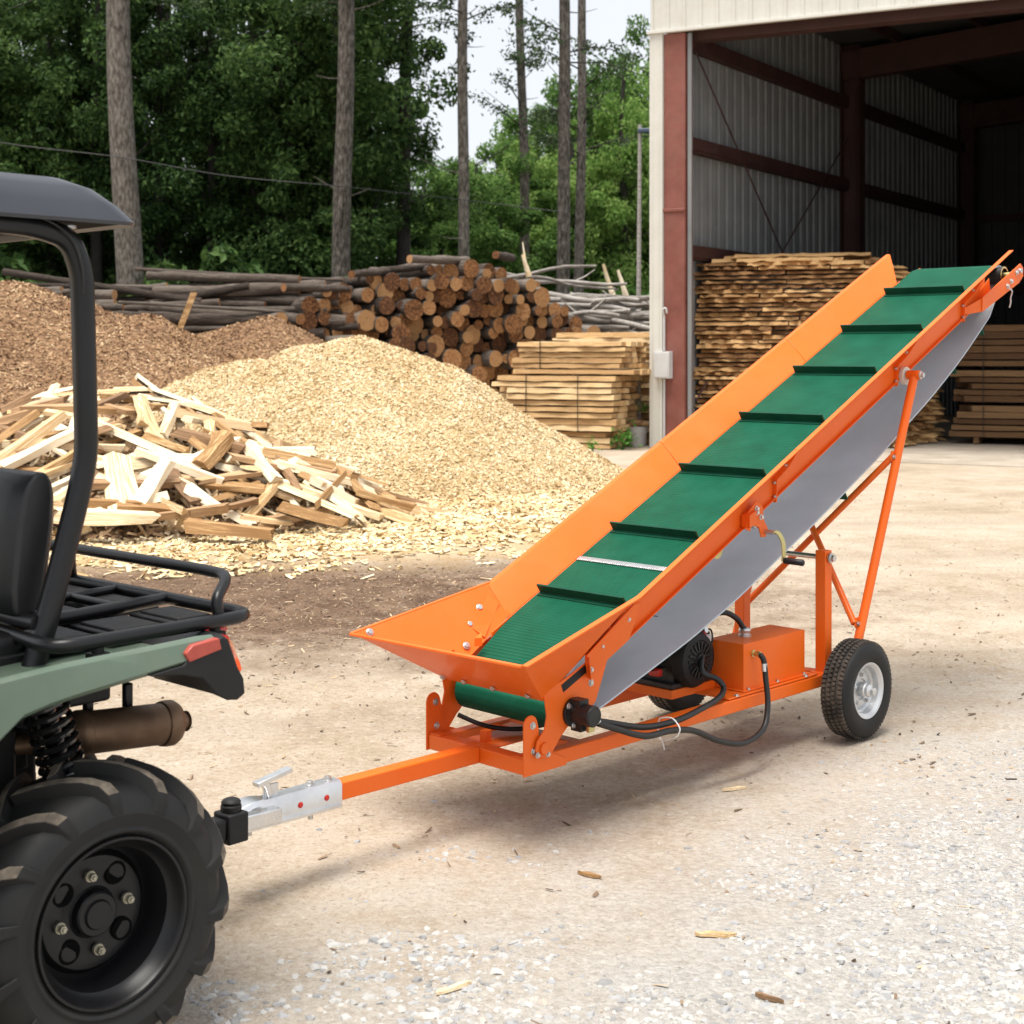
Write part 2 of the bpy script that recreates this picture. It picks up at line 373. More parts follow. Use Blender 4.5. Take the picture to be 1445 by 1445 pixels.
def ground_mat():
    m, nt, b = _nt('yard_dirt'); N = nt.nodes; L = nt.links
    g = N.new('ShaderNodeNewGeometry'); pos = g.outputs['Position']
    def nz(scale, det=8, rough=.65, vec=None):
        n = N.new('ShaderNodeTexNoise'); n.inputs['Scale'].default_value = scale; n.inputs['Detail'].default_value = det; n.inputs['Roughness'].default_value = rough
        L.new(vec or pos, n.inputs['Vector']); return n.outputs['Fac']
    # faint wheel streaks along the yard
    mp = N.new('ShaderNodeMapping'); mp.inputs['Rotation'].default_value = (0,0,R(-12)); mp.inputs['Scale'].default_value = (.9,1.1,1); L.new(pos, mp.inputs['Vector'])
    big = nz(.55, 6, .6, mp.outputs[0]); mid = nz(3.1, 9, .7); fine = nz(38, 6, .7); grit = nz(140, 3, .6)
    def math_(op, a, c, d=None):
        q = N.new('ShaderNodeMath'); q.operation = op
        for i, x in enumerate((a, c, d)):
            if x is None: continue
            if isinstance(x, (int, float)): q.inputs[i].default_value = x
            else: L.new(x, q.inputs[i])
        return q.outputs[0]
    def mix(f, a, c):
        x = N.new('ShaderNodeMix'); x.data_type = 'RGBA'; L.new(f, x.inputs['Factor'])
        for s, v in (('A', a), ('B', c)):
            if isinstance(v, tuple): x.inputs[s].default_value = (*v, 1)
            else: L.new(v, x.inputs[s])
        return x.outputs['Result']
    comb = math_('ADD', math_('MULTIPLY_ADD', big, .36, math_('MULTIPLY', grit, .18)), math_('MULTIPLY_ADD', mid, .30, math_('MULTIPLY', fine, .30)))
    base = ramp(nt, [(.23,.17,.118),(.37,.295,.215),(.46,.385,.30),(.53,.465,.38)], [.42,.53,.61,.73]); L.new(comb, base.inputs[0]); col = base.outputs[0]
    # pale dusty gravel towards the near right
    sp = N.new('ShaderNodeSeparateXYZ'); L.new(pos, sp.inputs[0])
    d = math_('ADD', math_('MULTIPLY', sp.outputs[0], .75), math_('MULTIPLY', sp.outputs[1], -.72))      # signed distance towards near right
    d = math_('ADD', d, math_('MULTIPLY_ADD', mid, 2.2, -1.1))
    mr = N.new('ShaderNodeMapRange'); mr.inputs['From Min'].default_value = -3.7; mr.inputs['From Max'].default_value = -2.3; mr.inputs['To Max'].default_value = .85; L.new(d, mr.inputs['Value'])
    gr = ramp(nt, [(.30,.285,.265),(.40,.385,.36),(.49,.475,.45)], [.34,.5,.66]); L.new(math_('ADD', math_('MULTIPLY', grit, .5), math_('MULTIPLY', fine, .5)), gr.inputs[0])
    vo = N.new('ShaderNodeTexVoronoi'); vo.inputs['Scale'].default_value = 62; vo.inputs['Randomness'].default_value = 1; L.new(pos, vo.inputs['Vector'])
    vs_ = N.new('ShaderNodeSeparateColor'); L.new(vo.outputs['Color'], vs_.inputs[0])
    pack = ramp(nt, [(.27,.26,.24),(.37,.355,.335),(.44,.43,.405),(.51,.50,.475)]); L.new(math_('MULTIPLY_ADD', vs_.outputs[0], .8, math_('MULTIPLY', fine, .2)), pack.inputs[0])
    gcol = mix(math_('MULTIPLY', math_('GREATER_THAN', vs_.outputs[1], .35), .75), gr.outputs[0], pack.outputs[0])
    col = mix(mr.outputs[0], col, gcol)
    # faint wheel tracks across the yard
    qy = math_('ADD', math_('MULTIPLY_ADD', sp.outputs[0], -.12, sp.outputs[1]), math_('MULTIPLY_ADD', mid, .5, -.25))
    for cc_ in (6.45, 7.6, 9.3, 11.2, 13.4):
        tr = N.new('ShaderNodeMapRange'); tr.inputs['From Min'].default_value = .30; tr.inputs['From Max'].default_value = .08; tr.inputs['To Max'].default_value = .42
        L.new(math_('ABSOLUTE', math_('SUBTRACT', qy, cc_), 0), tr.inputs['Value'])
        col = mix(math_('MULTIPLY', tr.outputs[0], big), col, (.24,.185,.135))
    # dark trodden soil in front of the heaps
    soil = ramp(nt, [(.07,.04,.024),(.155,.096,.06),(.26,.18,.12)], [.36,.52,.68]); L.new(math_('ADD', math_('MULTIPLY', mid, .6), math_('MULTIPLY', fine, .4)), soil.inputs[0])
    col = mix(gmask(nt, -1.9, 9.5, 3.4, 1.75, mid, .42, .75), col, soil.outputs[0])
    col = mix(gmask(nt, -7.0, 18, 5, 6, mid, .3, .3), col, soil.outputs[0])
    # wood dust round the heaps
    yl = ramp(nt, [(.33,.21,.09),(.54,.38,.19),(.66,.51,.3)], [.36,.5,.66]); L.new(math_('ADD', math_('MULTIPLY', mid, .4), math_('MULTIPLY', fine, .6)), yl.inputs[0])
    col = mix(gmask(nt, -2.4, 15.6, 4.6, 4.3, mid, .3, .4), col, yl.outputs[0])
    # leaf litter under the wood
    lt = ramp(nt, [(.02,.018,.01),(.05,.045,.02)]); L.new(mid, lt.inputs[0])
    # dark crumbs trodden into the surface
    spk = nz(52, 3, .55); spm = N.new('ShaderNodeMapRange'); spm.inputs['From Min'].default_value = .60; spm.inputs['From Max'].default_value = .70; spm.inputs['To Max'].default_value = .55; L.new(math_('ADD', spk, math_('MULTIPLY_ADD', mid, .25, -.125)), spm.inputs['Value'])
    spf = math_('MULTIPLY', spm.outputs[0], math_('MULTIPLY_ADD', mr.outputs[0], -.8, 1.0))
    col = mix(spf, col, (.15,.11,.078))
    pal = nz(27, 3, .6); pm = N.new('ShaderNodeMapRange'); pm.inputs['From Min'].default_value = .60; pm.inputs['From Max'].default_value = .72; pm.inputs['To Max'].default_value = .4; L.new(pal, pm.inputs['Value']); col = mix(pm.outputs[0], col, (.62,.57,.49))
    m2 = N.new('ShaderNodeMapRange'); m2.inputs['From Min'].default_value = 33; m2.inputs['From Max'].default_value = 37; L.new(sp.outputs[1], m2.inputs['Value'])
    col = mix(m2.outputs[0], col, lt.outputs[0])
    L.new(col, b.inputs['Base Color']); b.inputs['Roughness'].default_value = .95; b.inputs['Specular IOR Level'].default_value = .2
    hgt = math_('ADD', math_('MULTIPLY', mid, .5), math_('MULTIPLY_ADD', fine, .42, math_('MULTIPLY', grit, .14)))
    hgt = math_('ADD', hgt, math_('MULTIPLY', math_('MULTIPLY', vo.outputs['Distance'], mr.outputs[0]), -.35))
    bp = N.new('ShaderNodeBump'); bp.inputs['Strength'].default_value = .85; bp.inputs['Distance'].default_value = .045; L.new(hgt, bp.inputs['Height']); L.new(bp.outputs[0], b.inputs['Normal'])
    return m
M['ground'] = ground_mat()
xs = np.unique(np.concatenate([np.linspace(-250,-14,14), np.linspace(-14,-4,60), np.arange(-4,4.5,.07), np.linspace(4.5,14,60), np.linspace(14,250,14)]))
ys = np.unique(np.concatenate([np.linspace(-60,1.5,12), np.arange(1.5,9,.06), np.linspace(9,36,150), np.linspace(36,400,20)]))
def gz(x, y):
    f = max(0, 1-abs(y-8)/30)
    a = .010*fbm(x,y,.6,3) + .008*fbm(x,y,2.6,7)
    # two shallow ruts running across the yard behind the trailer
    q = y - .12*x
    a -= .030*math.exp(-((q-7.6-.15*math.sin(x*.6))/.16)**2) + .026*math.exp(-((q-9.3-.12*math.sin(x*.7))/.25)**2)
    return a*f - .004
gv = [(x, y, gz(x,y) if (abs(x) < 16 and 0 < y < 37) else -.004) for y in ys for x in xs]
nx = len(xs); gf = [(j*nx+i, j*nx+i+1, (j+1)*nx+i+1, (j+1)*nx+i) for j in range(len(ys)-1) for i in range(nx-1)]
g = np_obj('ground', gv, gf, M['ground'], smooth=True); kind(g, 'structure')

def scatter(n, fx, fz=gz):
    out = []
    while len(out) < n:
        x, y, p = fx()
        if random.random() < p: out.append((x, y, fz(x,y)))
    return np.array(out)
# gravel stones, near right
def gfx():
    y = 2.6 + 5.2*random.random()**1.3; x = -1.6 + 5.4*random.random()
    d = .75*x - .72*y + 1.1*fbm(x,y,.9,11) + .5*fbm(x,y,4,5)
    return x, y, max(.0, min(1,(d+3.15)/1.2))*.97*min(1,max(.3,(7.4-y)/3)) + .003*(d > -3.9)
P = scatter(44000, gfx)
n = len(P); S = .003 + .0115*rng.random(n)**2.3 + (rng.random(n) < .035)*.010*rng.random(n)
S *= np.clip(1.15-(P[:,1]-3.4)*.16, .6, 1.15)
ph = (1+5**.5)/2
base = np.array([(-1,ph,0),(1,ph,0),(-1,-ph,0),(1,-ph,0),(0,-1,ph),(0,1,ph),(0,-1,-ph),(0,1,-ph),(ph,0,-1),(ph,0,1),(-ph,0,-1),(-ph,0,1)], float)/1.9
bf = np.array([(0,11,5),(0,5,1),(0,1,7),(0,7,10),(0,10,11),(1,5,9),(5,11,4),(11,10,2),(10,7,6),(7,1,8),(3,9,4),(3,4,2),(3,2,6),(3,6,8),(3,8,9),(4,9,5),(2,4,11),(6,2,10),(8,6,7),(9,8,1)])
an = rng.uniform(0,6.28,n); ca, sa = np.cos(an), np.sin(an)
V = base[None]*(1+rng.normal(0,.17,(n,12,1)))
V = V*S[:,None,None]*np.stack([rng.uniform(.9,1.6,n),rng.uniform(.75,1.1,n),rng.uniform(.38,.68,n)],1)[:,None,:]
V = np.stack([V[...,0]*ca[:,None]-V[...,1]*sa[:,None], V[...,0]*sa[:,None]+V[...,1]*ca[:,None], V[...,2]-.10*S[:,None]],-1) + P[:,None,:]
F = (np.arange(n)*12)[:,None,None]+bf[None]
o = np_obj('gravel', V.reshape(-1,3), F.reshape(-1,3), M['stone'], smooth=False); kind(o,'stuff'); tag(o, 'pale grey crushed gravel strewn over the near right of the yard', 'gravel')
# bark crumbs and twigs all over the yard
def bfx():
    y = 3 + 15*random.random()**1.6; x = (random.random()*2-1)*(.45*y+.6)
    p = .05*min(1,max(.12,(y-4)/5)) + .9*math.exp(-((x+1.7)/2.6)**2-((y-9.6)/1.5)**2) + .16*max(0, fbm(x,y,.7,2))*min(1,max(.1,(y-4)/4))
    return x, y, p
P = scatter(15000, bfx); n = len(P)
V, F = flakes(P+np.array([0,0,.004]), np.tile([0,0,1.],(n,1)), .006+.045*rng.random(n)**3, .003+.012*rng.random(n)**2, .5, .25)
o = np_obj('bark_crumbs', V, F, M['bits']); kind(o,'stuff'); tag(o, 'brown bark crumbs and splinters trodden into the yard dirt', 'bark debris')
# loose chips in front of the heaps
def cfx():
    y = 10.3 + 9*random.random(); x = -7 + 9*random.random()
    r = math.hypot((x+2.6)/4.4, (y-15.6)/4.6) + .35*fbm(x,y,.8,4) + .25*fbm(x,y,3,4)
    return x, y, max(0, min(1, (1.12-r)/.35))
P = scatter(30000, cfx); n = len(P)
V, F = flakes(P+np.array([0,0,.01]), np.tile([0,0,1.],(n,1)), .03+.13*rng.random(n)**2.2, .015+.03*rng.random(n), .5, .22)
o = np_obj('loose_chips', V, F, M['chip']); kind(o,'stuff'); tag(o, 'pale yellow wood chips scattered on the ground in front of the heaps', 'wood chips')
# ------------------------------------------------------------------ the belt conveyor trailer
CONV = thing('belt_conveyor', 'orange towable belt conveyor with green cleated belt, hopper and two small wheels', 'conveyor', (.0384,4.77,0), R(45.5))
def c(s, t, z): return Vector((s, -t, z))
SL = .475; TH = math.atan(SL)
def bz(s): return .445 + SL*s
e_u = Vector((math.cos(TH), 0, math.sin(TH)))       # up the incline
e_n = Vector((-math.sin(TH), 0, math.cos(TH)))      # off the belt
e_v = Vector((0,-1,0))                              # towards the near side
OR, ST = M['orange'], M['steel']
def bolt(mb, p, ax, r=.009, h=.006, m=1):
    p = Vector(p); ax = Vector(ax).normalized()
    mb.tube([p, p+ax*h*.35], r*1.45, 12, m); mb.tube([p+ax*h*.3, p+ax*h*1.25], r, 6, m)

# chassis
HW = .465; RZ = .241; RW = .05
def rail(t):
    mb = MB(); mb.beam(c(.055,t,RZ), c(1.865,t,RZ), RW, RW); return mb.build('frame_rail', OR, CONV, .004)
rail(-RW/2); rail(-HW+RW/2)
mb = MB(); mb.beam(c(.0275,-HW+.001,RZ+.0005), c(.0275,-.001,RZ+.0005), .055, RW+.003); mb.build('cross_member', OR, CONV, .004)
mb = MB(); mb.beam(c(.33,-HW+RW,RZ-.004), c(.33,-RW,RZ-.004), .05, .04)
mb.prism([c(.06,-.20,RZ+.012),c(.30,-.20,RZ+.012),c(.30,-.36,RZ+.012),c(.06,-.36,RZ+.012)], (0,0,.006)); mb.box(c(.10,-.28,RZ+.03), (.03,.03,.055))
mb.build('cross_member', OR, CONV, .003)
mb = MB(); mb.box(c(1.45,-HW/2,RZ+RW/2+.006), (.62,HW-.01,.006)); 
for s in (1.2,1.68): bolt(mb, c(s,-.012,RZ+RW/2+.009), (0,0,1))
mb.build('base_plate', [OR,ST], CONV, .0015)
mb = MB(); mb.beam(c(1.765,-HW-.20,.225), c(1.905,.045,.232), .058, .058)
for t in (-HW-.1,.0):
    mb.box(c(1.895,t,.264), (.11,.07,.006)); bolt(mb, c(1.86,t,.267), (0,0,1)); bolt(mb, c(1.93,t,.267), (0,0,1))
mb.build('axle_beam', [OR,ST], CONV, .004)
# tow bar and coupler
mb = MB(); mb.beam(c(-.001,-.2325,.2445), c(-.68,-.2325,.2485), .053, .056); mb.build('tow_bar', OR, CONV, .004)
mb = MB()
def ring(s, hw, zt, zb, k=.3):
    return [c(s,-.2325+a*hw,z) for a,z in ((-1,zb),(-1,zt-.014),(-.72,zt),(.72,zt),(1,zt-.014),(1,zb))]
mb.loft([ring(-.60,.034,.287,.212), ring(-.84,.034,.284,.212), ring(-.87,.036,.284,.212), ring(-.90,.041,.290,.212), ring(-.93,.043,.290,.213), ring(-.96,.040,.282,.215), ring(-.985,.030,.264,.218), ring(-.998,.014,.245,.225)])
for sgn in (-1,1): mb.beam(c(-.61,-.2325+sgn*.039,.213), c(-.96,-.2325+sgn*.039,.215), .014, .010)
for s in (-.66,-.76): 
    bolt(mb, c(s,-.198,.245), e_v, .0065, .003, 2); 
for s in (-.63,-.70): bolt(mb, c(s,-.2325,.286), (0,0,1), .010, .010)
bolt(mb, c(-.71,-.215,.213), (0,0,-1), .008, .02); bolt(mb, c(-.93,-.22,.214), (0,0,-1), .008, .02)
cp = mb.build('coupler', [M['chrome'],ST,M['red_paint']], CONV, .003)
mb = MB()
mb.loft([[c(-.86+dx,-.2325+a,zz) for a in (-.012,.012)]+[c(-.86+dx+.018,-.2325+a,zz+.006) for a in (.012,-.012)] for dx,zz in ((0,.283),(-.012,.318),(-.03,.335))])
mb.beam(c(-.90,-.2325,.328), c(-.775,-.2325,.350), .030, .014); mb.box(c(-.845,-.2325,.30), (.05,.012,.04))
mb.build('latch', M['chrome'], cp, .002)
# upright plates at the front
def arc(cs, cz, r, a0, a1, n, t): return [c(cs+r*math.cos(R(a0+(a1-a0)*i/n)), t, cz+r*math.sin(R(a0+(a1-a0)*i/n))) for i in range(n+1)]
for t, tn in ((.0015,'n'),(-HW-.0075,'f')):
    mb = MB()
    poly = [c(-.006,t,.212), c(-.006,t,.375)] + arc(.026,.378,.032,180,20,6,t) + [c(.064,t,.36), c(.068,t,.31), c(.085,t,.283), c(.14,t,.262), c(.20,t,.236), c(.20,t,.213)]
    mb.prism(poly, -e_v*-.006)
    sg = 1 if tn == 'n' else -1
    for s, z in ((.035,.375),(.04,.29)): bolt(mb, c(s,t+(.006 if sg>0 else 0),z), e_v*sg)
    if sg < 0:
        for s, z in ((.035,.375),(.04,.29)): bolt(mb, c(s,t+.006,z), e_v)
    mb.prism([c(.004,t-(.0 if sg>0 else -.006),.268), c(.05,t-(.0 if sg>0 else -.006),.268), c(.05,t-sg*.055+(.0 if sg>0 else .006),.268), c(.004,t-sg*.055+(.0 if sg>0 else .006),.268)], (0,0,.004))
    mb.build('upright_plate', [OR,ST], CONV, .002)
# cheek plates carrying the tail roller
CK = [(.085,.53),(.137,.545),(.150,.50),(.20,.515),(.384,.585),(.40,.545),(.335,.405),(.24,.352),(.193,.345),(.150,.31),(.115,.272),(.085,.262),(.055,.268),(.036,.295),(.045,.325),(.080,.355),(.092,.40),(.082,.45),(.070,.49)]
for t, sg in ((.014,1),(-HW-.02,-1)):
    mb = MB(); mb.prism([c(s,t,z) for s,z in CK], e_v*.006)
    tt = t+(.006 if sg>0 else 0)
    bolt(mb, c(.105,tt,.52), e_v*sg); 
    bolt(mb, c(.31,tt,.475), e_v*sg)
    mb.tube([c(.075,tt,.295), c(.075,tt+sg*.008,.295)], .02, 16, 0)
    bolt(mb, c(.045,tt,.278), e_v*sg, .007); bolt(mb, c(.095,tt,.272), e_v*sg, .007)
    mb.beam(c(.165,tt+sg*.0005,.478), c(.285,tt+sg*.0005,.528), .002, .028, e_v.cross(e_u), 2)
    mb.build('cheek_plate', [OR,ST,M['black']], CONV, .002)

# side rails and flared side boards (two sides)
S0, S1 = .36, 3.30
def off(s, t, n=0., z0=None):
    """point over the belt line: s along the ground, t across, n metres off the belt plane"""
    b = Vector((s, -t, bz(s))); return b + e_n*n
def vz(s, t, dz): return c(s, t, bz(s)+dz)
FL = .105
for side in (1,-1):
    t0 = 0.0 if side > 0 else -.45
    T = lambda d: t0 + side*d
    mb = MB()
    mb.prism([vz(.30,T(.001),-.002), vz(.30,T(.001),-.092), vz(3.22,T(.001),-.092), vz(3.22,T(.001),-.002)], e_v*side*.004)
    mb.prism([vz(.30,T(.005),-.088), vz(.30,T(.005),-.093), vz(3.22,T(.005),-.093), vz(3.22,T(.005),-.088)], e_v*side*.016)
    mb.prism([vz(.32,T(-.03),-.088), vz(.32,T(-.03),-.093), vz(3.2,T(-.03),-.093), vz(3.2,T(-.03),-.088)], e_v*side*.031)
    mb.build('side_rail', OR, CONV, .001)
    # boards: three panels, each a folded sheet with an outward lip
    cuts = [.43 if side > 0 else .388, 1.42, 2.36, 3.27 if side > 0 else 3.30]
    for k in range(3):
        a, b = cuts[k]+(.002 if k else 0), cuts[k+1]-.001
        bt = b
        rows = []
        for s, tip in ((a,0),(b,1 if k==2 else 0)):
            sh = -.065*tip         # the upper end is cut square to the belt
            rows.append([vz(s+sh*0-.11*tip,T(.003),0), vz(s-.055*tip,T(FL*.5),FL*.5), vz(s,T(FL),FL), vz(s,T(FL+.022),FL+.001), vz(s,T(FL+.022),FL-.004), vz(s,T(FL+.004),FL-.005), vz(s-.055*tip,T(FL*.5+.005),FL*.5-.005), vz(s-.11*tip,T(.007),-.004)])
        mb = MB(); mb.loft(rows)
        mb.build('side_board', OR, CONV, .0012)
    # thin stiffening ribs
    for s in (1.42, 2.36, 2.98):
        mb = MB(); wd = e_u*.007
        mb.prism([vz(s,T(FL+.020),FL-.004), vz(s,T(FL*.5+.026),FL*.5-.018), vz(s,T(.026),-.018), vz(s,T(.022),-.108), vz(s,T(.004),-.108), vz(s,T(.0045),-.01), vz(s,T(FL*.5+.004),FL*.5-.006), vz(s,T(FL+.003),FL-.006)], wd)
        for q in ((.014,-.085),(.014,-.03),(FL*.5+.014,FL*.5-.01)):
            bolt(mb, vz(s,T(q[0]),q[1]), -e_u, .006, .005)
        mb.build('rib', [OR,ST], CONV, .0008)

# hopper
LIP = dict(s=-.18, z=.628, tn=.17, tf=-.645)
hp = MB()
def panel(pts, th, m=0):
    P = [Vector(p) for p in pts]; nrm = (P[1]-P[0]).cross(P[2]-P[0]).normalized()
    hp.prism(P, nrm*th, m)
A_n = c(LIP['s'],LIP['tn'],LIP['z']); A_f = c(LIP['s']-.015,LIP['tf'],LIP['z']-.006)
B_n = c(.085,.003,.447); B_f = c(.085,-.453,.447)
panel([A_f, A_n, B_n, B_f], .004)
T_n = vz(.445,FL+.006,FL+.003); K_n = vz(.445,.005,.004)
T_f = vz(.40,-.45-FL-.006,FL+.003); K_f = vz(.40,-.455,.004)
hp.prism([A_n, T_n, K_n, B_n], e_v*.004)
hp.prism([A_f, T_f, K_f, B_f], -e_v*.004)
# rolled lip round the rim
hp.beam(A_f+Vector((-.006,0,.0)), A_n+Vector((-.006,0,.0)), .020, .008)
hp.beam(A_n+e_v*.008, T_n+e_v*.012, .022, .006); hp.beam(A_f-e_v*.008, T_f-e_v*.008, .016, .006)
# overlap flange and bolts
for p in ((.05,-.05),(.05,-.33),(.05,-.20),(.05,-.43)):
    bolt(hp, A_n.lerp(B_n,.9).lerp(A_f.lerp(B_f,.9), -p[1]/.45)+Vector((-.004,0,-.003)), (-.6,0,-.6), .008, .006)
nf = (T_f-A_f).cross(B_f-A_f).normalized(); nf = nf if nf.y < 0 else -nf
for a, b_ in ((.08,.06),(.62,.62),(.80,.45),(.42,.86)):
    q = A_f.lerp(T_f,a).lerp(B_f.lerp(K_f,a),b_); bolt(hp, q+nf*.001, nf, .010, .006)
hop = hp.build('hopper', [OR,ST], CONV, .0012)
mb = MB(); q = [A_f.lerp(T_f,a).lerp(B_f.lerp(K_f,a),b_)+nf*.002 for a,b_ in ((.60,.96),(.60,.66),(.92,.30),(.96,.60))]
mb.prism(q, nf*.003); mb.prism([vz(.20,-.44,.01), vz(.235,-.44,.01), vz(.21,-.41,.01)], (0,0,.03)); mb.build('gusset_plate', OR, hop, .001)
# strip where the near flare meets the rail
mb = MB()
mb.prism([vz(.285,.024,-.085), vz(.275,.024,-.005), vz(.47,.075,.062), vz(.50,.08,.05), vz(.50,.028,-.085)], e_v*.005)
mb.prism([vz(.285,.029,-.085), vz(.275,.029,-.005), vz(.268,.05,-.006), vz(.278,.05,-.085)], e_u*.004)
for s, tt, dz in ((.30,.031,-.065),(.35,.036,-.015),(.46,.062,.015)): bolt(mb, vz(s,tt,dz), e_v, .007, .006)
mb.build('joint_plate', [OR,ST], CONV, .001)

# belt
TR = (.175,.402,.066); HR = (3.395,1.991,.050)
pth = []
for i in range(13):                     # round the tail roller, bottom to top
    a = R(-62 - 186*i/12); pth.append((TR[0]+TR[2]*math.cos(a), TR[1]+TR[2]*math.sin(a)))
pth += [(.245,.533),(.34,.598),(.45,.6585)]
pth += [(s, bz(s)) for s in np.linspace(.55,3.33,40)]
for i in range(11):
    a = R(115.4 - 186*i/10); pth.append((HR[0]+HR[2]*math.cos(a), HR[1]+HR[2]*math.sin(a)))
ret = [(3.29,1.782),(3.025,1.592),(2.744,1.418),(2.50,1.284),(2.26,1.153),(2.032,1.040),(1.757,.907),(1.469,.776),(1.205,.655),(.957,.557),(.811,.506),(.61,.440),(.40,.372),(.29,.340)]
pth += [(p.x, p.z) for p in smooth_path([(s,0,z) for s,z in ret], 3)]
TB0, TB1 = -.447, -.004
P2 = [Vector((s,0,z)) for s,z in pth]; n = len(P2)
nor = []
for i in range(n):
    d = (P2[(i+1)%n]-P2[i-1]).normalized(); nor.append(Vector((-d.z,0,d.x)))
mb = MB()
out = [[p+Vector((0,-t,0)) for p in P2] for t in (TB0,TB1)]
inn = [[p-nr*.006+Vector((0,-t,0)) for p,nr in zip(P2,nor)] for t in (TB0,TB1)]
mb.sheet([out[0],out[1]], 0, True); mb.sheet([inn[1],inn[0]], 1, True); mb.sheet([out[1],inn[1]], 1, True); mb.sheet([inn[0],out[0]], 0, True)
belt = mb.build('belt', [M['belt'],M['belt_in']], CONV, 0, True, 50)
# the metal lacing of the belt joint
mb = MB(); p = off(.765,0,.0035)
for k in range(44): mb.beam(p+e_v*(-.444+.01*k), p+e_v*(-.437+.01*k), .026, .004, e_n)
mb.build('belt_lacing', M['chrome'], belt, .0006)
# cleats
def cleat(s, up=1, z=None, tilt=0):
    mb = MB()
    b = off(s,0,0) if z is None else c(s,0,z)
    u_, n_ = (e_u, e_n) if z is None else (-e_u, -e_n)
    L0, L1 = -.437, -.014
    prof = [(-.022,.0),(-.022,.004),(-.004,.005),(-.010,.040),(-.003,.042),(.003,.006),(.014,.004),(.014,0)]
    r0 = [b+u_*a+n_*h+e_v*L0 for a,h in prof]; r1 = [b+u_*a+n_*h+e_v*L1 for a,h in prof]
    mb.loft([r0,r1]); return mb.build('cleat', M['cleat'], belt, .0008)
for s in (.545,.965,1.405,1.83,2.25,2.655,3.055): cleat(s)
for s, z in ((1.985,1.014),(2.49,1.275),(2.95,1.543),(3.23,1.73)): cleat(s, -1, z+.0)
# rollers
mb = MB(); mb.lathe([(0,-.452),(.02,-.452),(.02,-.448),(.059,-.447),(.059,-.004),(.02,-.003),(.02,.012),(0,.012)], c(TR[0],0,TR[1]), e_v, 28); mb.build('tail_roller', M['cast'], CONV)
mb = MB(); mb.lathe([(0,-.47),(.018,-.47),(.018,-.452),(.043,-.452),(.043,.022),(.034,.022),(.034,.010),(.014,.010),(.014,.05),(0,.05)], c(HR[0],0,HR[1]), e_v, 28, mats=[1,1,1,0,1,2,2,1,1]); mb.build('head_roller', [M['cast'],M['brass'],M['black']], CONV)
for s in (.9,1.5,2.1,2.7):
    mb = MB(); mb.cyl(c(s,-.445,bz(s)-.034), c(s,-.005,bz(s)-.034), .024, 14); mb.build('carry_roller', ST, CONV)
# take-up brackets at the top
SH = Vector((-.045,0,-.021))
ARM = [(3.105,1.872),(3.295,1.957),(3.475,2.037),(3.505,2.052),(3.535,2.035),(3.535,1.99),(3.49,1.955),(3.10,1.802)]
for side in (1,-1):
    t = .002 if side > 0 else -.452; D = e_v*side
    mb = MB()
    mb.prism([c(s,t+side*.045,z) for s,z in ARM], D*.005)
    mb.prism([c(s,t+side*.002,z) for s,z in [(2.99,1.815),(3.13,1.885),(3.26,1.97),(3.275,1.905),(3.33,1.90),(3.33,1.885),(3.10,1.80),(2.99,1.79)]], D*.004)
    mb.prism([c(2.985,t+side*.004,1.812), c(3.105,t+side*.045,1.868), c(3.10,t+side*.045,1.803), c(2.985,t+side*.004,1.785)], e_u*.004)
    mb.prism([c(3.00,t+side*.006,1.787), c(3.10,t+side*.046,1.803), c(3.49,t+side*.046,1.957), c(3.33,t+side*.006,1.888)], Vector((0,0,.004)))
    for s, z in ((3.46,2.005),(3.40,1.96),(3.36,1.935)): bolt(mb, c(s,t+side*.05,z), D, .009, .008)
    mb.tube([c(3.485,t+side*.03,2.015), c(3.485,t+side*.066,2.015)], .012, 12, 1)
    mb.build('take_up_bracket', [OR,ST], CONV, .001, recalc=True)
mb = MB(); q = [p_+SH for p_ in (c(3.40,.064,1.945), c(3.41,.075,1.93), c(3.405,.07,1.90), c(3.40,.072,1.875), c(3.395,.068,1.85))]
mb.tube(smooth_path(q,4), .0035, 6); mb.build('safety_chain', ST, CONV)

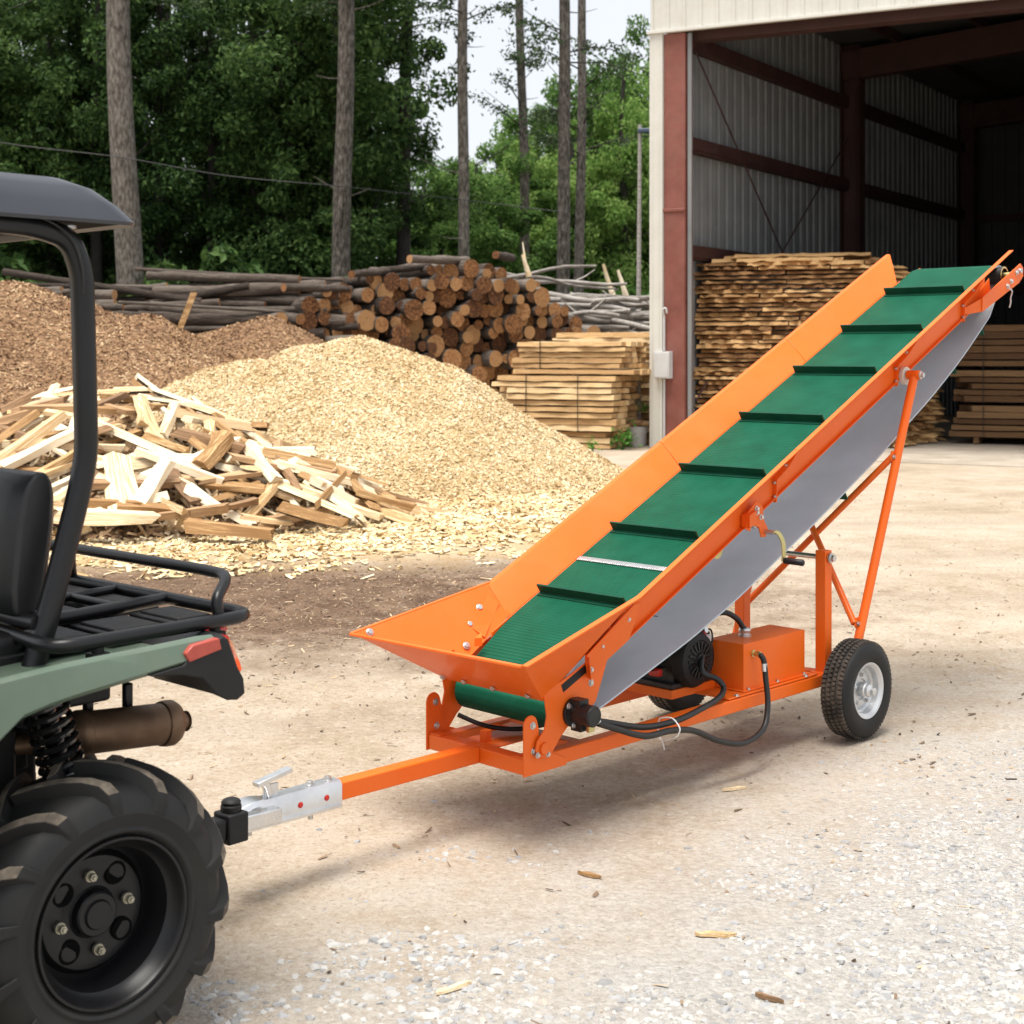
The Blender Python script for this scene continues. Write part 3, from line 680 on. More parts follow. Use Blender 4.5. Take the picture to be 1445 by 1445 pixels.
# posts, pivot rod, lifting legs
PS = 1.838
for t in (.0,-HW):
    sg = 1 if t == 0 else -1
    mb = MB(); tt = t-sg*.026
    mb.beam(c(PS,tt,.262), c(PS,tt,.778), .050, .050, (1,0,0)); mb.box(c(PS,tt,.268), (.09,.075,.006)); mb.build('post', OR, CONV, .004)
mb = MB(); mb.cyl(c(PS,-HW-.02,.748), c(PS,.018,.748), .011, 14); bolt(mb, c(PS,.008,.748), e_v, .015, .016,0); bolt(mb, c(PS,-HW-.008,.748), -e_v, .015, .016,0)
mb.build('pivot_rod', ST, CONV)
LB, LT = (1.89,.258), (2.42,1.508)
def lp(f): return (LB[0]+(LT[0]-LB[0])*f, LB[1]+(LT[1]-LB[1])*f)
TN, TF = .072, -.535
for t, sg in ((TN,1),(TF,-1)):
    mb = MB(); a, b_ = lp(0), lp(1.0)
    mb.tube([c(a[0],t,a[1]), c(b_[0],t,b_[1])], .0195, 18)
    mb.tube([c(b_[0],t-sg*.032,b_[1]), c(b_[0],t+sg*.028,b_[1])], .021, 16)
    for f in ((.17,.72) if sg > 0 else (.17,.72)):
        s, z = lp(f); mb.prism([c(s-.006,t-sg*.004,z-.045), c(s+.022,t-sg*.004,z-.038), c(s+.030,t-sg*.004,z+.012), c(s-.02,t-sg*.004,z+.012)], e_v*sg*.007)
        mb.prism([c(s-.045,t-sg*.012,z-.012), c(s-.02,t-sg*.012,z-.035), c(s+.01,t-sg*.012,z-.02), c(s+.0,t-sg*.012,z+.022), c(s-.035,t-sg*.012,z+.02)], e_v*sg*.006)
        bolt(mb, c(s-.025,t-sg*.004,z-.005), e_v, .008, .008)
    bolt(mb, c(b_[0],t+sg*.028,b_[1]), e_v*sg, .012, .014)
    mb.build('lift_leg', [OR,ST], CONV)
    mb = MB(); s, z = lp(1.0); mb.lathe([(0,0),(.012,0),(.014,.004),(.040,.004),(.040,.021),(.034,.021),(.034,.017),(.014,.017),(.014,.024),(0,.024)], c(s,t-sg*.034,z-.004), -e_v*sg, 24)
    mb.build('guide_roller', M['nylon'], CONV)
for f0, f1 in ((.72,.17),(.17,.72)):
    mb = MB(); a, b_ = lp(f0), lp(f1); o_ = .03 if f0 > f1 else -.004
    p0 = c(a[0]-.028,TN-.014,a[1]-.004); p1 = c(b_[0]-.028-(.0),TF+.014,b_[1]+.0)
    k = Vector((.012 if f0>f1 else -.010,0,0))
    mb.tube([p0+k,p1+k], .0145, 14); mb.build('cross_brace', OR, CONV)
# winch with crank
mb = MB(); tt = .03
mb.prism([c(s,tt,z) for s,z in ((1.205,.985),(1.265,1.03),(1.31,1.005),(1.315,.955),(1.345,.915),(1.33,.885),(1.30,.885),(1.285,.925),(1.235,.94),(1.225,.915),(1.195,.925))], e_v*.005)
mb.prism([c(1.20,tt-.02,.93), c(1.245,tt-.02,.945), c(1.245,tt+.02,.945), c(1.20,tt+.02,.93)], (0,0,.05))
for s, z in ((1.225,.965),(1.265,.985),(1.265,1.0),(1.295,.965)): bolt(mb, c(s,tt+.005,z), e_v, .008, .009)
mb.tube([c(1.28,tt-.06,.945), c(1.28,tt-.002,.945)], .026, 14, 1)
mb.tube([c(1.325,tt-.02,.905), c(1.325,tt+.05,.905)], .009, 12, 1)
wn = mb.build('winch', [OR,ST], CONV, .001)
mb = MB(); q = smooth_path([c(1.318,tt+.052,.912), c(1.338,tt+.058,.902), c(1.352,tt+.068,.87), c(1.356,tt+.07,.83), c(1.354,tt+.07,.795)], 4)
mb.loft([[p+Vector((-.011,0,-.003))+e_v*.003, p+Vector((.011,0,.003))+e_v*.003, p+Vector((.011,0,.003))-e_v*.003, p+Vector((-.011,0,-.003))-e_v*.003] for p in q])
ck = mb.build('crank', M['brass'], wn, .001)
mb = MB(); mb.lathe([(0,0),(.010,0),(.013,.006),(.0125,.05),(.0135,.075),(.009,.082),(0,.082)], c(1.354,tt+.072,.796), Vector((.25,-1,-.05)), 16); mb.build('grip', M['black'], ck)
mb = MB(); mb.lathe([(0,0),(.012,0),(.036,.002),(.036,.006),(.028,.010),(.028,.014),(.036,.018),(.036,.022),(0,.022)], c(1.09,-.045,.852), e_v, 24); mb.build('cable_pulley', M['brass'], CONV)

# hydraulic motor
mb = MB(); ms, mz = .215, .392
mb.lathe([(0,0),(.05,0),(.05,.012),(.034,.013),(.034,.035),(.036,.036),(.036,.095),(.032,.100),(.030,.100),(.030,.098),(0,.098)], c(ms,.022,mz), e_v, 28)
mb.box(c(ms,.05,mz+.038), (.045,.05,.022), None, 0); mb.box(c(ms+.02,.045,mz-.045), (.06,.045,.03))
for a in (20,140,260): bolt(mb, c(ms+.042*math.cos(R(a)),.034,mz+.042*math.sin(R(a))), e_v, .008,.008)
for t in (.05,.075): mb.cyl(c(ms+.02,t,mz-.03), c(ms+.075,t,mz-.038), .010, 10, 1)
mb.box(c(ms+.02,.085,mz-.05), (.03,.012,.02), None, 2)
mb.build('hydraulic_motor', [M['cast'],ST,M['brass']], CONV, .0015)
# oil tank
mb = MB(); TK = [(1.275,-.032),(1.705,-.032),(1.705,-.205),(1.275,-.205)]
mb.prism([c(s,t,.2785) for s,t in TK], (0,0,.182))
mb.prism([c(1.26,-.02,.2765), c(1.72,-.02,.2765), c(1.72,-.215,.2765), c(1.26,-.215,.2765)], (0,0,.004))
for s in (1.30,1.5,1.69): bolt(mb, c(s,-.026,.2805), (0,0,1), .006, .006)
tk = mb.build('oil_tank', [OR,ST], CONV, .005)
mb = MB(); mb.lathe([(0,0),(.026,0),(.026,.008),(.020,.009),(.020,.016),(.024,.017),(.026,.026),(.022,.034),(.010,.037),(0,.037)], c(1.42,-.13,.460), (0,0,1), 20); mb.build('filler_cap', M['chrome'], tk)
mb = MB(); mb.lathe([(0,0),(.014,0),(.014,.006),(.009,.007),(.009,.022),(.012,.023),(.012,.036),(0,.036)], c(1.335,-.032,.418), e_v, 12); mb.build('hose_fitting', M['brass'], tk)
# engine
E = thing('engine', '', '') ; del E['label']; del E['category']; E.parent = CONV; E.location = (0,.02,.036)
mb = MB(); mb.box(c(1.13,-.27,.37), (.19,.20,.20)); mb.box(c(1.13,-.27,.278), (.26,.24,.02)); mb.box(c(1.05,-.30,.44), (.10,.14,.10))
for k in range(6): mb.box(c(1.03,-.30,.34+.02*k), (.14,.17,.006))
mb.build('engine_block', M['cast'], E, .006); mb = MB(); mb.box(c(1.13,-.27,.25), (.28,.25,.034)); mb.build('engine_mount', OR, E, .003)
mb = MB(); rc = c(1.125,-.168,.372)
mb.lathe([(.112,0),(.112,.03),(.10,.05),(.078,.056),(.074,.052),(.03,.056),(.026,.064),(0,.066)], rc, e_v, 32)
for k in range(18):
    a = 2*math.pi*k/18; d = Vector((math.cos(a),0,math.sin(a))); mb.beam(rc+d*.036+e_v*.058, rc+d*.070+e_v*.055, .006, .006, e_v, 1)
mb.build('recoil_starter', [M['black'],M['cast']], E)
mb = MB(); mb.box(c(1.235,-.185,.40), (.035,.06,.13)); mb.build('engine_side_cover', M['black'], E, .008)
mb = MB(); mb.box(c(1.2355,-.1525,.415), (.030,.004,.075)); mb.build('engine_sticker', M['sticker'], E, .001)
mb = MB(); mb.box(c(1.19,-.155,.455), (.04,.03,.03)); mb.box(c(.985,-.22,.33), (.03,.05,.03)); mb.build('switch_cover', M['red_paint'], E, .006)
mb = MB(); mb.box(c(1.20,-.30,.515), (.15,.15,.085)); mb.box(c(1.20,-.30,.563), (.12,.12,.018)); mb.build('air_cleaner', M['black'], E, .016, seg=3)
mb = MB(); mb.box(c(1.06,-.31,.515), (.13,.19,.06)); mb.lathe([(0,0),(.022,0),(.022,.014),(0,.016)], c(1.06,-.31,.545), (0,0,1), 16); mb.build('fuel_tank', M['black'], E, .018, seg=3)
mb = MB(); mb.tube(smooth_path([c(1.23,-.2,.44), c(1.25,-.16,.47), c(1.23,-.13,.44), c(1.22,-.14,.38)],5), .004, 6); mb.cyl(c(1.205,-.155,.47), c(1.205,-.14,.475), .012, 10, 1); mb.build('throttle_cable', [M['wire'],ST], E)
# hoses
def hose(pts, r=.0115):
    mb = MB(); mb.tube(smooth_path(pts,8), r, 10); return mb.build('hose', M['hose'], CONV)
hose([c(ms+.07,.05,mz-.036), c(.36,.05,.335), c(.55,.055,.285), c(.74,.045,.27), c(.90,.03,.278), c(1.07,.0,.292), c(1.14,-.03,.315), c(1.13,-.055,.345), c(1.09,-.09,.37), c(1.12,-.12,.41), c(1.20,-.16,.43)])
hose([c(ms+.07,.075,mz-.042), c(.35,.08,.325), c(.52,.085,.265), c(.68,.075,.252), c(.82,.07,.225), c(.97,.075,.16), c(1.12,.08,.125), c(1.26,.07,.15), c(1.32,.05,.23), c(1.335,.03,.33), c(1.337,.02,.395), c(1.335,.003,.418)])
hose([c(1.20,-.24,.50), c(1.25,-.20,.55), c(1.32,-.16,.565), c(1.38,-.14,.535), c(1.41,-.13,.495), c(1.42,-.13,.492)])
hose([c(.09,-.41,.33), c(.16,-.34,.29), c(.25,-.27,.275), c(.34,-.2,.29)], .008)
mb = MB(); mb.cyl(c(1.336,.024,.355), c(1.337,.021,.385), .013, 12); mb.build('hose_ferrule', M['chrome'], CONV)
mb = MB(); k = [c(.70,.095*1,.24), c(.70,.10,.262), c(.70,.07,.29), c(.70,.03,.287), c(.70,.004,.272), c(.70,.004,.215), c(.70,.03,.205), c(.70,.085,.228)]
mb.tube(smooth_path(k+[k[0]],5), .0028, 6); mb.tube(smooth_path([c(.70,.004,.225), c(.705,.02,.19), c(.70,.03,.17)],4), .0022, 6); mb.build('cable_tie', M['zip'], CONV)
# wheels
def road_wheel(sc, tc, side):
    WZ = .205
    Wt = bpy.data.objects.new('wheel', None); COL.objects.link(Wt); Wt.parent = CONV; Wt.location = c(sc,tc,WZ); 
    D = e_v*side
    mb = MB()
    mb.lathe([(.110,-.050),(.125,-.060),(.160,-.063),(.185,-.056),(.193,-.046),(.1945,-.028),(.192,-.026),(.192,-.021),(.195,-.019),(.195,-.004),(.192,-.003),(.192,.003),(.195,.004),(.195,.019),(.192,.021),(.192,.026),(.1945,.028),(.193,.046),(.185,.056),(.160,.063),(.125,.060),(.110,.050)],
             (0,0,0), D, 72, mats=[0]*4+[1]*13+[0]*4)
    e1 = Vector((1,0,0)); e2 = Vector((0,0,1)); n = 66
    for k in range(n):
        for j, (w0, w1, rr) in enumerate(((-.047,-.030,.1975),(-.018,-.0055,.2005),(.0055,.018,.2005),(.030,.047,.1975))):
            a = 2*math.pi*(k+(.5 if j % 2 else 0)+.12*j)/n; d = e1*math.cos(a)+e2*math.sin(a); tg = -e1*math.sin(a)+e2*math.cos(a)
            tw = .18*(1 if j < 2 else -1)
            mb.box(d*rr + D*((w0+w1)/2), (.0128, w1-w0, .010), Matrix(((tg+D*tw).normalized(), (D-tg*tw).normalized(), d)).transposed(), 1)
    mb.build('tyre', [M['rubber'],M['tread']], Wt, 0, True, 40, recalc=False)
    mb = MB(); mb.lathe([(.113,-.05),(.112,.05),(.117,.054),(.116,.058),(.108,.056),(.098,.045),(.094,.02),(.086,.012),(.06,.022),(.045,.020),(.043,.012),(.0,.012)], (0,0,0), D, 48)
    for k in range(5):
        a = 2*math.pi*k/5+.3; bolt(mb, Vector((math.cos(a),0,math.sin(a)))*.062+D*.021, D, .008, .010)
    mb.build('rim', [M['silver_rim'],ST], Wt, 0, True, 30)
    mb = MB(); mb.lathe([(0,.0),(.030,.010),(.030,.045),(.026,.050),(.026,.062),(.016,.070),(.016,.084),(0,.086)], (0,0,0), D, 24); mb.build('hub', M['chrome'], Wt, 0, True, 30)
    return Wt
road_wheel(1.905, .092, 1); road_wheel(1.745, -.715, -1)
M['spring'] = mat('glossy_black_spring', [(.006,.006,.007),(.01,.01,.011)], 9, .18, coat=.5)
M['shadeblack'] = mat('painted_shade_black', [(.002,.002,.002),(.003,.003,.003)], 4, .9, spec=.1)  # flat black that paints shade in rim recesses and under the canopy
M['nut'] = mat('dull_zinc_nut', [(.36,.34,.26),(.55,.52,.42)], 30, .35, metal=.85, dirt=.3)
# ------------------------------------------------------------------ the utility vehicle at the left edge
UTV = thing('utility_vehicle', 'sage green utility vehicle with black roof, rear rack and knobbly tyres, towing the conveyor', 'utility vehicle', (-.889,3.203,0), R(47))
def q(a, b, z): return Vector((a, -b, z))
B_ = Vector((0,-1,0)); W_ = 1.16     # b = 0 is the near side, b = -W_ the far side
BP, BK = M['black'], M['black_paint']
def bar(name, pts, r, parent=UTV, m=None, n=12): 
    mb = MB(); mb.tube(pts, r, n); return mb.build(name, m or BK, parent)
# wheels with chevron lugs
def atv_tyre():
    mb = MB(); 
    prof = [(.186,-.118),(.196,-.128),(.200,-.135),(.206,-.135),(.210,-.131),(.240,-.140),(.268,-.132),(.290,-.112),(.303,-.075),(.309,-.035),(.311,0),(.309,.035),(.303,.075),(.290,.112),(.268,.132),(.240,.140),(.210,.131),(.206,.135),(.200,.135),(.196,.128),(.186,.118)]
    mb.lathe(prof, (0,0,0), B_, 80)
    pw = [p[1] for p in prof[5:-5]]; pr = [p[0] for p in prof[5:-5]]
    def rad(w): return float(np.interp(w, pw, pr))
    NL = 14
    for sg in (-1,1):
        for k in range(NL):
            a0 = 2*math.pi*(k+(.5 if sg > 0 else 0))/NL
            ws = [.0-.018,.03,.065,.095,.118,.131,.138]; hs = [.029,.030,.031,.031,.030,.022,.006]; dr = [0]*7
            wd = [.030,.032,.034,.036,.038,.038,.034]
            rb = []; 
            rows = []
            for w_, h_, d_, wi in zip(ws,hs,dr,wd):
                aa = a0 - .42*(w_/.13)**1.15 if w_ > 0 else a0-.42*w_/.13
                rr = rad(min(w_,.131))+d_*.0 if w_ < .12 else rad(min(w_,.139))
                row = []
                for da, up in ((-wi/2/.3,-.012),(-wi/2.6/.3,h_),(wi/2.6/.3,h_),(wi/2/.3,-.012)):
                    x = aa+da; r_ = rr+up
                    ww = w_ + (0 if up < 0 else (.004 if w_ > .11 else 0))
                    row.append(Vector((math.cos(x)*r_, 0, math.sin(x)*r_)) + B_*sg*ww)
                rows.append(row)
            n0 = len(mb.f)
            mb.loft(rows)
            # the top faces carry dried mud
            for i in range(n0, len(mb.f)):
                f = mb.f[i]
                if len(f) == 4:
                    k_ = (i-n0)
                    if k_ % 4 == 1 and k_ < 20: mb.m[i] = 1
    return mb
TY = None
def atv_wheel(a, b, side):
    global TY
    Wt = bpy.data.objects.new('wheel', None); COL.objects.link(Wt); Wt.parent = UTV; Wt.location = q(a, b, .337)
    if side < 0: Wt.rotation_euler = (0,0,math.pi)
    if TY is None:
        t = atv_tyre().build('tyre', [M['rubber'],M['lug']], Wt, .003, True, 32)
        mb = MB()
        mb.lathe([(.190,-.12),(.187,-.09),(.165,-.07),(.165,.03),(.170,.085),(.186,.112),(.190,.124),(.187,.130),(.181,.130),(.176,.122),(.170,.104),(.158,.092),(.150,.04),(.146,.018),(.138,.020),(.125,.034),(.100,.036),(.075,.028),(.058,.030),(.054,.034),(.0,.034)], (0,0,0), B_, 64)
        mb.lathe([(.054,.033),(.050,.052),(.046,.056),(.034,.056),(.030,.062),(0,.062)], (0,0,0), B_, 32)
        r = mb.build('rim', BK, Wt, 0, True, 32)
        l = []
        for k in range(4):
            an = math.pi/2*k+.12; p = Vector((math.cos(an),0,math.sin(an)))*.086+B_*.034; mb = MB()
            mb.tube([p,p+B_*.010], .013, 14); mb.tube([p+B_*.009,p+B_*.024], .0095, 6); mb.tube([p+B_*.022,p+B_*.029], .005, 8)
            l.append(mb.build('lug_nut', M['nut'], Wt, .0008))
        v = []
        for k in range(4):
            an = math.pi/2*k+.12+math.pi/4; mb = MB(); p = Vector((math.cos(an),0,math.sin(an)))*.095+B_*.0315
            mb.lathe([(0,0),(.016,.001),(.021,.0045),(.026,.005),(.028,.0)], p, B_, 18, mats=[1,1,1,1])
            v.append(mb.build('vent_hole_shade', [BK,M['shadeblack']], Wt))  # black disc on the rim painting the shade of a recess
        TY = [t,r]+l+v
    else:
        for o in TY:
            d = o.copy(); COL.objects.link(d); d.parent = Wt
    return Wt
w0 = atv_wheel(.022, -.137, 1); atv_wheel(.022, -W_+.137, -1); atv_wheel(-1.75, -.137, 1); atv_wheel(-1.75, -W_+.137, -1)
# fender shell: sections along the length, from the arch edge over the ridge to the deck
AS = [-.80,-.66,-.55,-.45,-.36,-.30,-.255,-.20,-.14,-.084,.0,.10,.193,.245,.29]
LOW = [.50,.50,.53,.60,.68,.745,.79,.832,.845,.853,.862,.872,.882,.888,.893]
RDG = [.905,.905,.905,.907,.910,.914,.918,.922,.926,.929,.931,.933,.936,.938,.936]
def fender(side):
    b0 = 0 if side > 0 else -W_
    rows = []
    for a, lo, rd in zip(AS, LOW, RDG):
        md = lo+(rd-lo)*.42
        sec = [(-.055,lo+.02),(-.020,lo-.004),(-.010,lo),(.000,lo+.010),(-.004,md),(-.012,rd-.006),(-.020,rd),(-.028,rd+.002),(-.055,rd-.010),(-.10,rd-.026),(-.14,rd-.030),(-.30,rd-.034),(-.30,rd-.05),(-.13,rd-.045),(-.04,rd-.022)]
        rows.append([q(a, b0+side*b, z) for b, z in sec])
    mb = MB(); mb.loft(rows); mb.build('fender', M['sage'], UTV, .002, True, 24)
    # black tail piece and lights
    D = -side
    P = [(.10,.874),(.195,.884),(.215,.908),(.305,.935),(.318,.925),(.345,.855),(.362,.826),(.366,.79),(.345,.778),(.315,.782),(.285,.80),(.245,.845),(.19,.862)]
    mb = MB(); 
    r0 = [q(a, b0+side*.003, z) for a,z in P]; r1 = [q(a+(.012 if a > .3 else 0), b0+side*-.03, z+.002) for a,z in P]; r2 = [q(a+(.02 if a > .3 else 0), b0+side*-.26, z+.0) for a,z in P]
    mb.loft([r0,r1,r2]); mb.build('tail_corner', BP, UTV, .004)
    mb = MB(); mb.prism([q(a, b0+side*.006, z) for a,z in ((.196,.910),(.217,.927),(.290,.934),(.298,.906),(.208,.889))], B_*side*-.022); mb.build('side_reflector', M['reflector'], UTV, .003)
    mb = MB(); Lp = [(.316,.930),(.334,.905),(.356,.852),(.360,.838),(.340,.846),(.322,.888),(.308,.924)]
    mb.loft([[q(a-.01, b0+side*.000, z) for a,z in Lp], [q(a+.022, b0+side*-.03, z) for a,z in Lp], [q(a+.026, b0+side*-.16, z) for a,z in Lp]]); mb.build('tail_light', M['red_lens'], UTV, .003)
fender(1); fender(-1)
# rear deck, tail panel and the dark chassis beneath
mb = MB(); mb.box(q(-.20,-W_/2,.900), (1.0,W_-.5,.03)); mb.build('deck', BP, UTV, .006)
mb = MB(); mb.box(q(.325,-W_/2,.85), (.03,W_-.5,.12)); mb.build('tail_panel', BP, UTV, .006)
mb = MB(); mb.box(q(-.32,-W_/2,.82), (1.0,W_-.56,.12)); mb.box(q(-.7,-W_/2,.52), (1.3,W_-.62,.42)); mb.box(q(-.1,-W_/2,.62), (.30,.36,.30)); mb.build('chassis', BP, UTV, .01)
mb = MB(); mb.cyl(q(0,-W_+.1,.325), q(0,-.1,.325), .03, 14); mb.box(q(0,-W_/2,.34), (.22,.2,.2)); mb.build('rear_axle', M['cast'], UTV, .01)
for b in (-.30,-W_+.30):
    s_ = 1 if b > -.5 else -1
    mb = MB(); mb.beam(q(-.03,b+s_*.07,.33), q(-.10,b-s_*.12,.45), .05, .03); mb.beam(q(.05,b+s_*.07,.33), q(.12,b-s_*.12,.43), .05, .03); mb.build('suspension_arm', BK, UTV, .006)
    mb = MB(); p0, p1 = q(.03,b+s_*.11,.54), q(-.055,b+s_*.09,.86); mb.cyl(p0,p1,.022,14); ax = (p1-p0).normalized()
    e1 = ax.cross(Vector((0,1,0))).normalized(); e2 = ax.cross(e1); L = (p1-p0).length
    mb.tube([p0+ax*L*(.08+.84*i/160)+(e1*math.cos(i*.393*1.15)+e2*math.sin(i*.393*1.15))*.047 for i in range(161)], .0085, 7); mb.lathe([(0,0),(.054,0),(.054,.012),(.03,.016)], p1, -ax, 20); mb.lathe([(0,0),(.054,0),(.054,.012),(.03,.016)], p0, ax, 20)
    mb.build('shock_absorber', M['spring'], UTV)
# engine clutter seen through the arch
mb = MB()
for i in range(34):
    a, z = random.uniform(-.45,.12), random.uniform(.64,.86); mb.box(q(a, random.uniform(-.52,-.36), z), (random.uniform(.02,.1),random.uniform(.02,.08),random.uniform(.02,.07)), Matrix.Rotation(random.uniform(-.6,.6),3,'Y'))
for i in range(7):
    a = random.uniform(-.35,.1); mb.tube(smooth_path([q(a+random.uniform(-.1,.1), random.uniform(-.42,-.33), z) for z in (.84,.76,.70,.62)],4), .006, 6, 1)
mb.build('drivetrain_parts', [M['cast'],M['wire']], UTV, .003)
# exhaust
x0, x1 = q(.085,-.30,.692), q(.372,-.30,.668); ax = (x1-x0).normalized(); L = (x1-x0).length
mb = MB(); mb.lathe([(0,-.01),(.040,-.01),(.052,.004),(.056,.012),(.056,.028),(.0515,.032),(.0515,L-.045),(.055,L-.042),(.057,L-.03),(.057,L-.012),(.050,L),(.020,L+.002),(.020,L+.03),(.026,L+.034),(.024,L+.036),(.017,L+.034),(.017,L)], x0, ax, 36)
ex = mb.build('exhaust', M['exhaust'], UTV, 0, True, 30)
mb = MB(); mb.tube(smooth_path([x0, x0-ax*.08+Vector((0,0,-.01)), q(-.08,-.36,.68), q(-.2,-.45,.64)],5), .024, 12); mb.build('exhaust_pipe', M['exhaust'], ex)
for e_ in (.17,.06):
    mb = MB(); mb.box(x0+ax*e_+Vector((0,0.03,.07)), (.022,.02,.07)); mb.build('exhaust_bracket', BK, ex, .004)
# tow hitch
mb = MB(); hb = -W_/2+.02
mb.beam(q(.16,hb,.30), q(.70,hb,.262), .06, .06); mb.box(q(.735,hb,.262), (.07,.075,.085)); mb.cyl(q(.735,hb,.30), q(.735,hb,.325), .03, 18); mb.lathe([(0,0),(.03,0),(.026,.012),(.012,.016),(0,.018)], q(.735,hb,.325), (0,0,1), 18)
mb.tube([q(.20,hb+.08,.62), q(.26,hb+.09,.50), q(.27,hb+.05,.32)], .026, 10); mb.tube([q(.20,hb-.12,.62), q(.26,hb-.11,.50), q(.27,hb-.05,.32)], .026, 10)
ht = mb.build('tow_hitch', BP, UTV, .006)
mb = MB(); mb.beam(q(.77,hb,.262), q(.90,hb,.258), .042, .042); mb.build('drawbar', M['chrome'], ht, .003)
# cargo rack
def rk(a, b, z=.952): return q(a, b, z)
TRAD = .0165
loop = round_path([rk(.505,-.80), rk(.508,-.10), rk(-.075,-.075), rk(-.03,-.41), rk(.497,-.46)], .07, 6)
RK = bpy.data.objects.new('cargo_rack', None); COL.objects.link(RK); RK.parent = UTV
lp2 = round_path([rk(.452,-1.09), rk(.470,-.10), rk(-.085,-.085), rk(-.055,-.44), rk(.10,-.405), rk(.462,-.47)], .075, 7)
bar('rack_tube', lp2, TRAD, RK, n=14)
bar('rack_tube', round_path([rk(.452,-1.085), rk(-.10,-1.08), rk(-.40,-1.06)], .06), TRAD, RK, n=14)
bar('rack_tube', [rk(.10,-.43), rk(.06,-1.08)], .012, RK)
bar('rack_tube', [rk(.30,-.46), rk(.29,-1.08)], .012, RK)
bar('rack_tube', round_path([rk(-.40,-.62,.955), rk(.06,-.62,.955), rk(.455,-.70,.953)], .1), .012, RK)
bar('rack_rail', round_path([rk(.375,-.115,.955), rk(.37,-.12,1.0), rk(.445,-.17,1.046), rk(.448,-.30,1.048), rk(.428,-.98,1.05), rk(.35,-1.08,1.045), rk(-.3,-1.09,1.04)], .05, 6), .0145, RK)
bar('rack_rail', round_path([rk(.43,-.90,1.05), rk(.443,-.92,.99), rk(.455,-.93,.955)], .04), .0125, RK)
for a, b in ((.03,-.095),(.36,-.112),(.03,-1.06),(.36,-1.06)): 
    mb = MB(); mb.cyl(q(a,b,.89), q(a,b,.955), .014, 12); mb.box(q(a,b-.0,.914),(.045,.035,.022)); mb.build('rack_foot', BP, RK, .003)
PADS = [(.13,.30,-.40,-.20),(.32,.46,-.43,-.22),(-.05,.11,-.40,-.2),(.10,.27,-.68,-.47),(.30,.46,-.72,-.50),(-.16,.07,-.68,-.47),(.1,.27,-.98,-.72),(.3,.46,-.98,-.75)]
for a0, a1, b0, b1 in PADS:
    mb = MB(); mb.box(q((a0+a1)/2,(b0+b1)/2,.925), (a1-a0,b1-b0,.022)); mb.box(q((a0+a1)/2,(b0+b1)/2,.937), (a1-a0-.04,b1-b0-.04,.012)); mb.build('deck_pad', BP, RK, .008, seg=3)
mb = MB(); mb.loft([[q(.345,-.13,.905),q(.345,-.13,.932),q(.345,-.24,.932),q(.345,-.24,.905)],[q(.425,-.145,.908),q(.425,-.145,.928),q(.42,-.225,.928),q(.42,-.225,.908)]]); mb.build('brake_light', M['red_lens'], UTV, .008)
# roll cage
pts = [(-.10,.80),(-.035,1.0),(.045,1.28),(.064,1.369),(.058,1.60),(.052,1.79),(.02,1.868),(-.08,1.893),(-1.15,1.90),(-1.45,1.30),(-1.5,.80)]
for b in (-.20,-W_+.20):
    mb = MB(); path = round_path([q(a,b,z) for a,z in pts], .13, 7)
    # rounded-square tube
    rows = []
    for i, p in enumerate(path):
        d = (path[min(i+1,len(path)-1)]-path[max(i-1,0)]).normalized(); nn = d.cross(B_).normalized(); r_ = .0245
        rows.append([p+nn*x*r_+B_*y*r_ for x,y in ((-1,-.5),(-.5,-1),(.5,-1),(1,-.5),(1,.5),(.5,1),(-.5,1),(-1,.5))])
    mb.loft(rows); mb.build('roll_bar', BK, UTV, 0, True, 60)
bar('cage_crossbar', [q(-.02,-.2,1.885), q(-.02,-W_+.2,1.885)], .018)
bar('cage_crossbar', [q(-.06,-.2,.99), q(-.06,-W_+.2,.99)], .018)
bar('cage_crossbar', [q(-1.15,-.2,1.89), q(-1.15,-W_+.2,1.89)], .02)
bar('grab_wire', smooth_path([q(-.25,-.165,1.925), q(-.09,-.165,1.912), q(.0,-.165,1.87), q(.032,-.165,1.80), q(.035,-.168,1.74)],6), .003, m=M['cast'])
# canopy
def rr(a0, a1, b0, b1, z, r, n=5):
    P = []
    for (ca, cb, s0) in ((a1-r,b1-r,0),(a0+r,b1-r,90),(a0+r,b0+r,180),(a1-r,b0+r,270)):
        for i in range(n+1):
            t = R(s0+90*i/n); P.append(q(ca+r*math.cos(t), cb+r*math.sin(t), z))
    return P
mb = MB(); b0, b1 = -W_+.12, -.12; a0, a1 = -1.40, .165
mb.loft([rr(a0+.03,a1-.03,b0+.03,b1-.03,1.905,.03), rr(a0+.006,a1-.004,b0+.006,b1-.006,1.900,.045), rr(a0,a1,b0,b1,1.908,.05), rr(a0+.02,a1-.035,b0+.012,b1-.012,1.945,.06), rr(a0+.07,a1-.085,b0+.03,b1-.03,1.982,.07), rr(a0+.12,a1-.14,b0+.06,b1-.06,2.003,.08), rr(a0+.3,a1-.3,b0+.25,b1-.25,2.012,.08)])
mb.m[-2] = 1; mb.build('roof', [M['roofplastic'],M['shadeblack']], UTV, 0, True, 50)  # underside cap of the same plastic, blackened as painted shade
mb = MB()
for b in (-.22,-W_+.22): mb.lathe([(0,0),(.016,0),(.016,.006),(.008,.008),(0,.008)], q(.02,b+(.02 if b>-.5 else 0),1.897), (0,0,-1), 12)
mb.build('roof_bolt', ST, UTV)
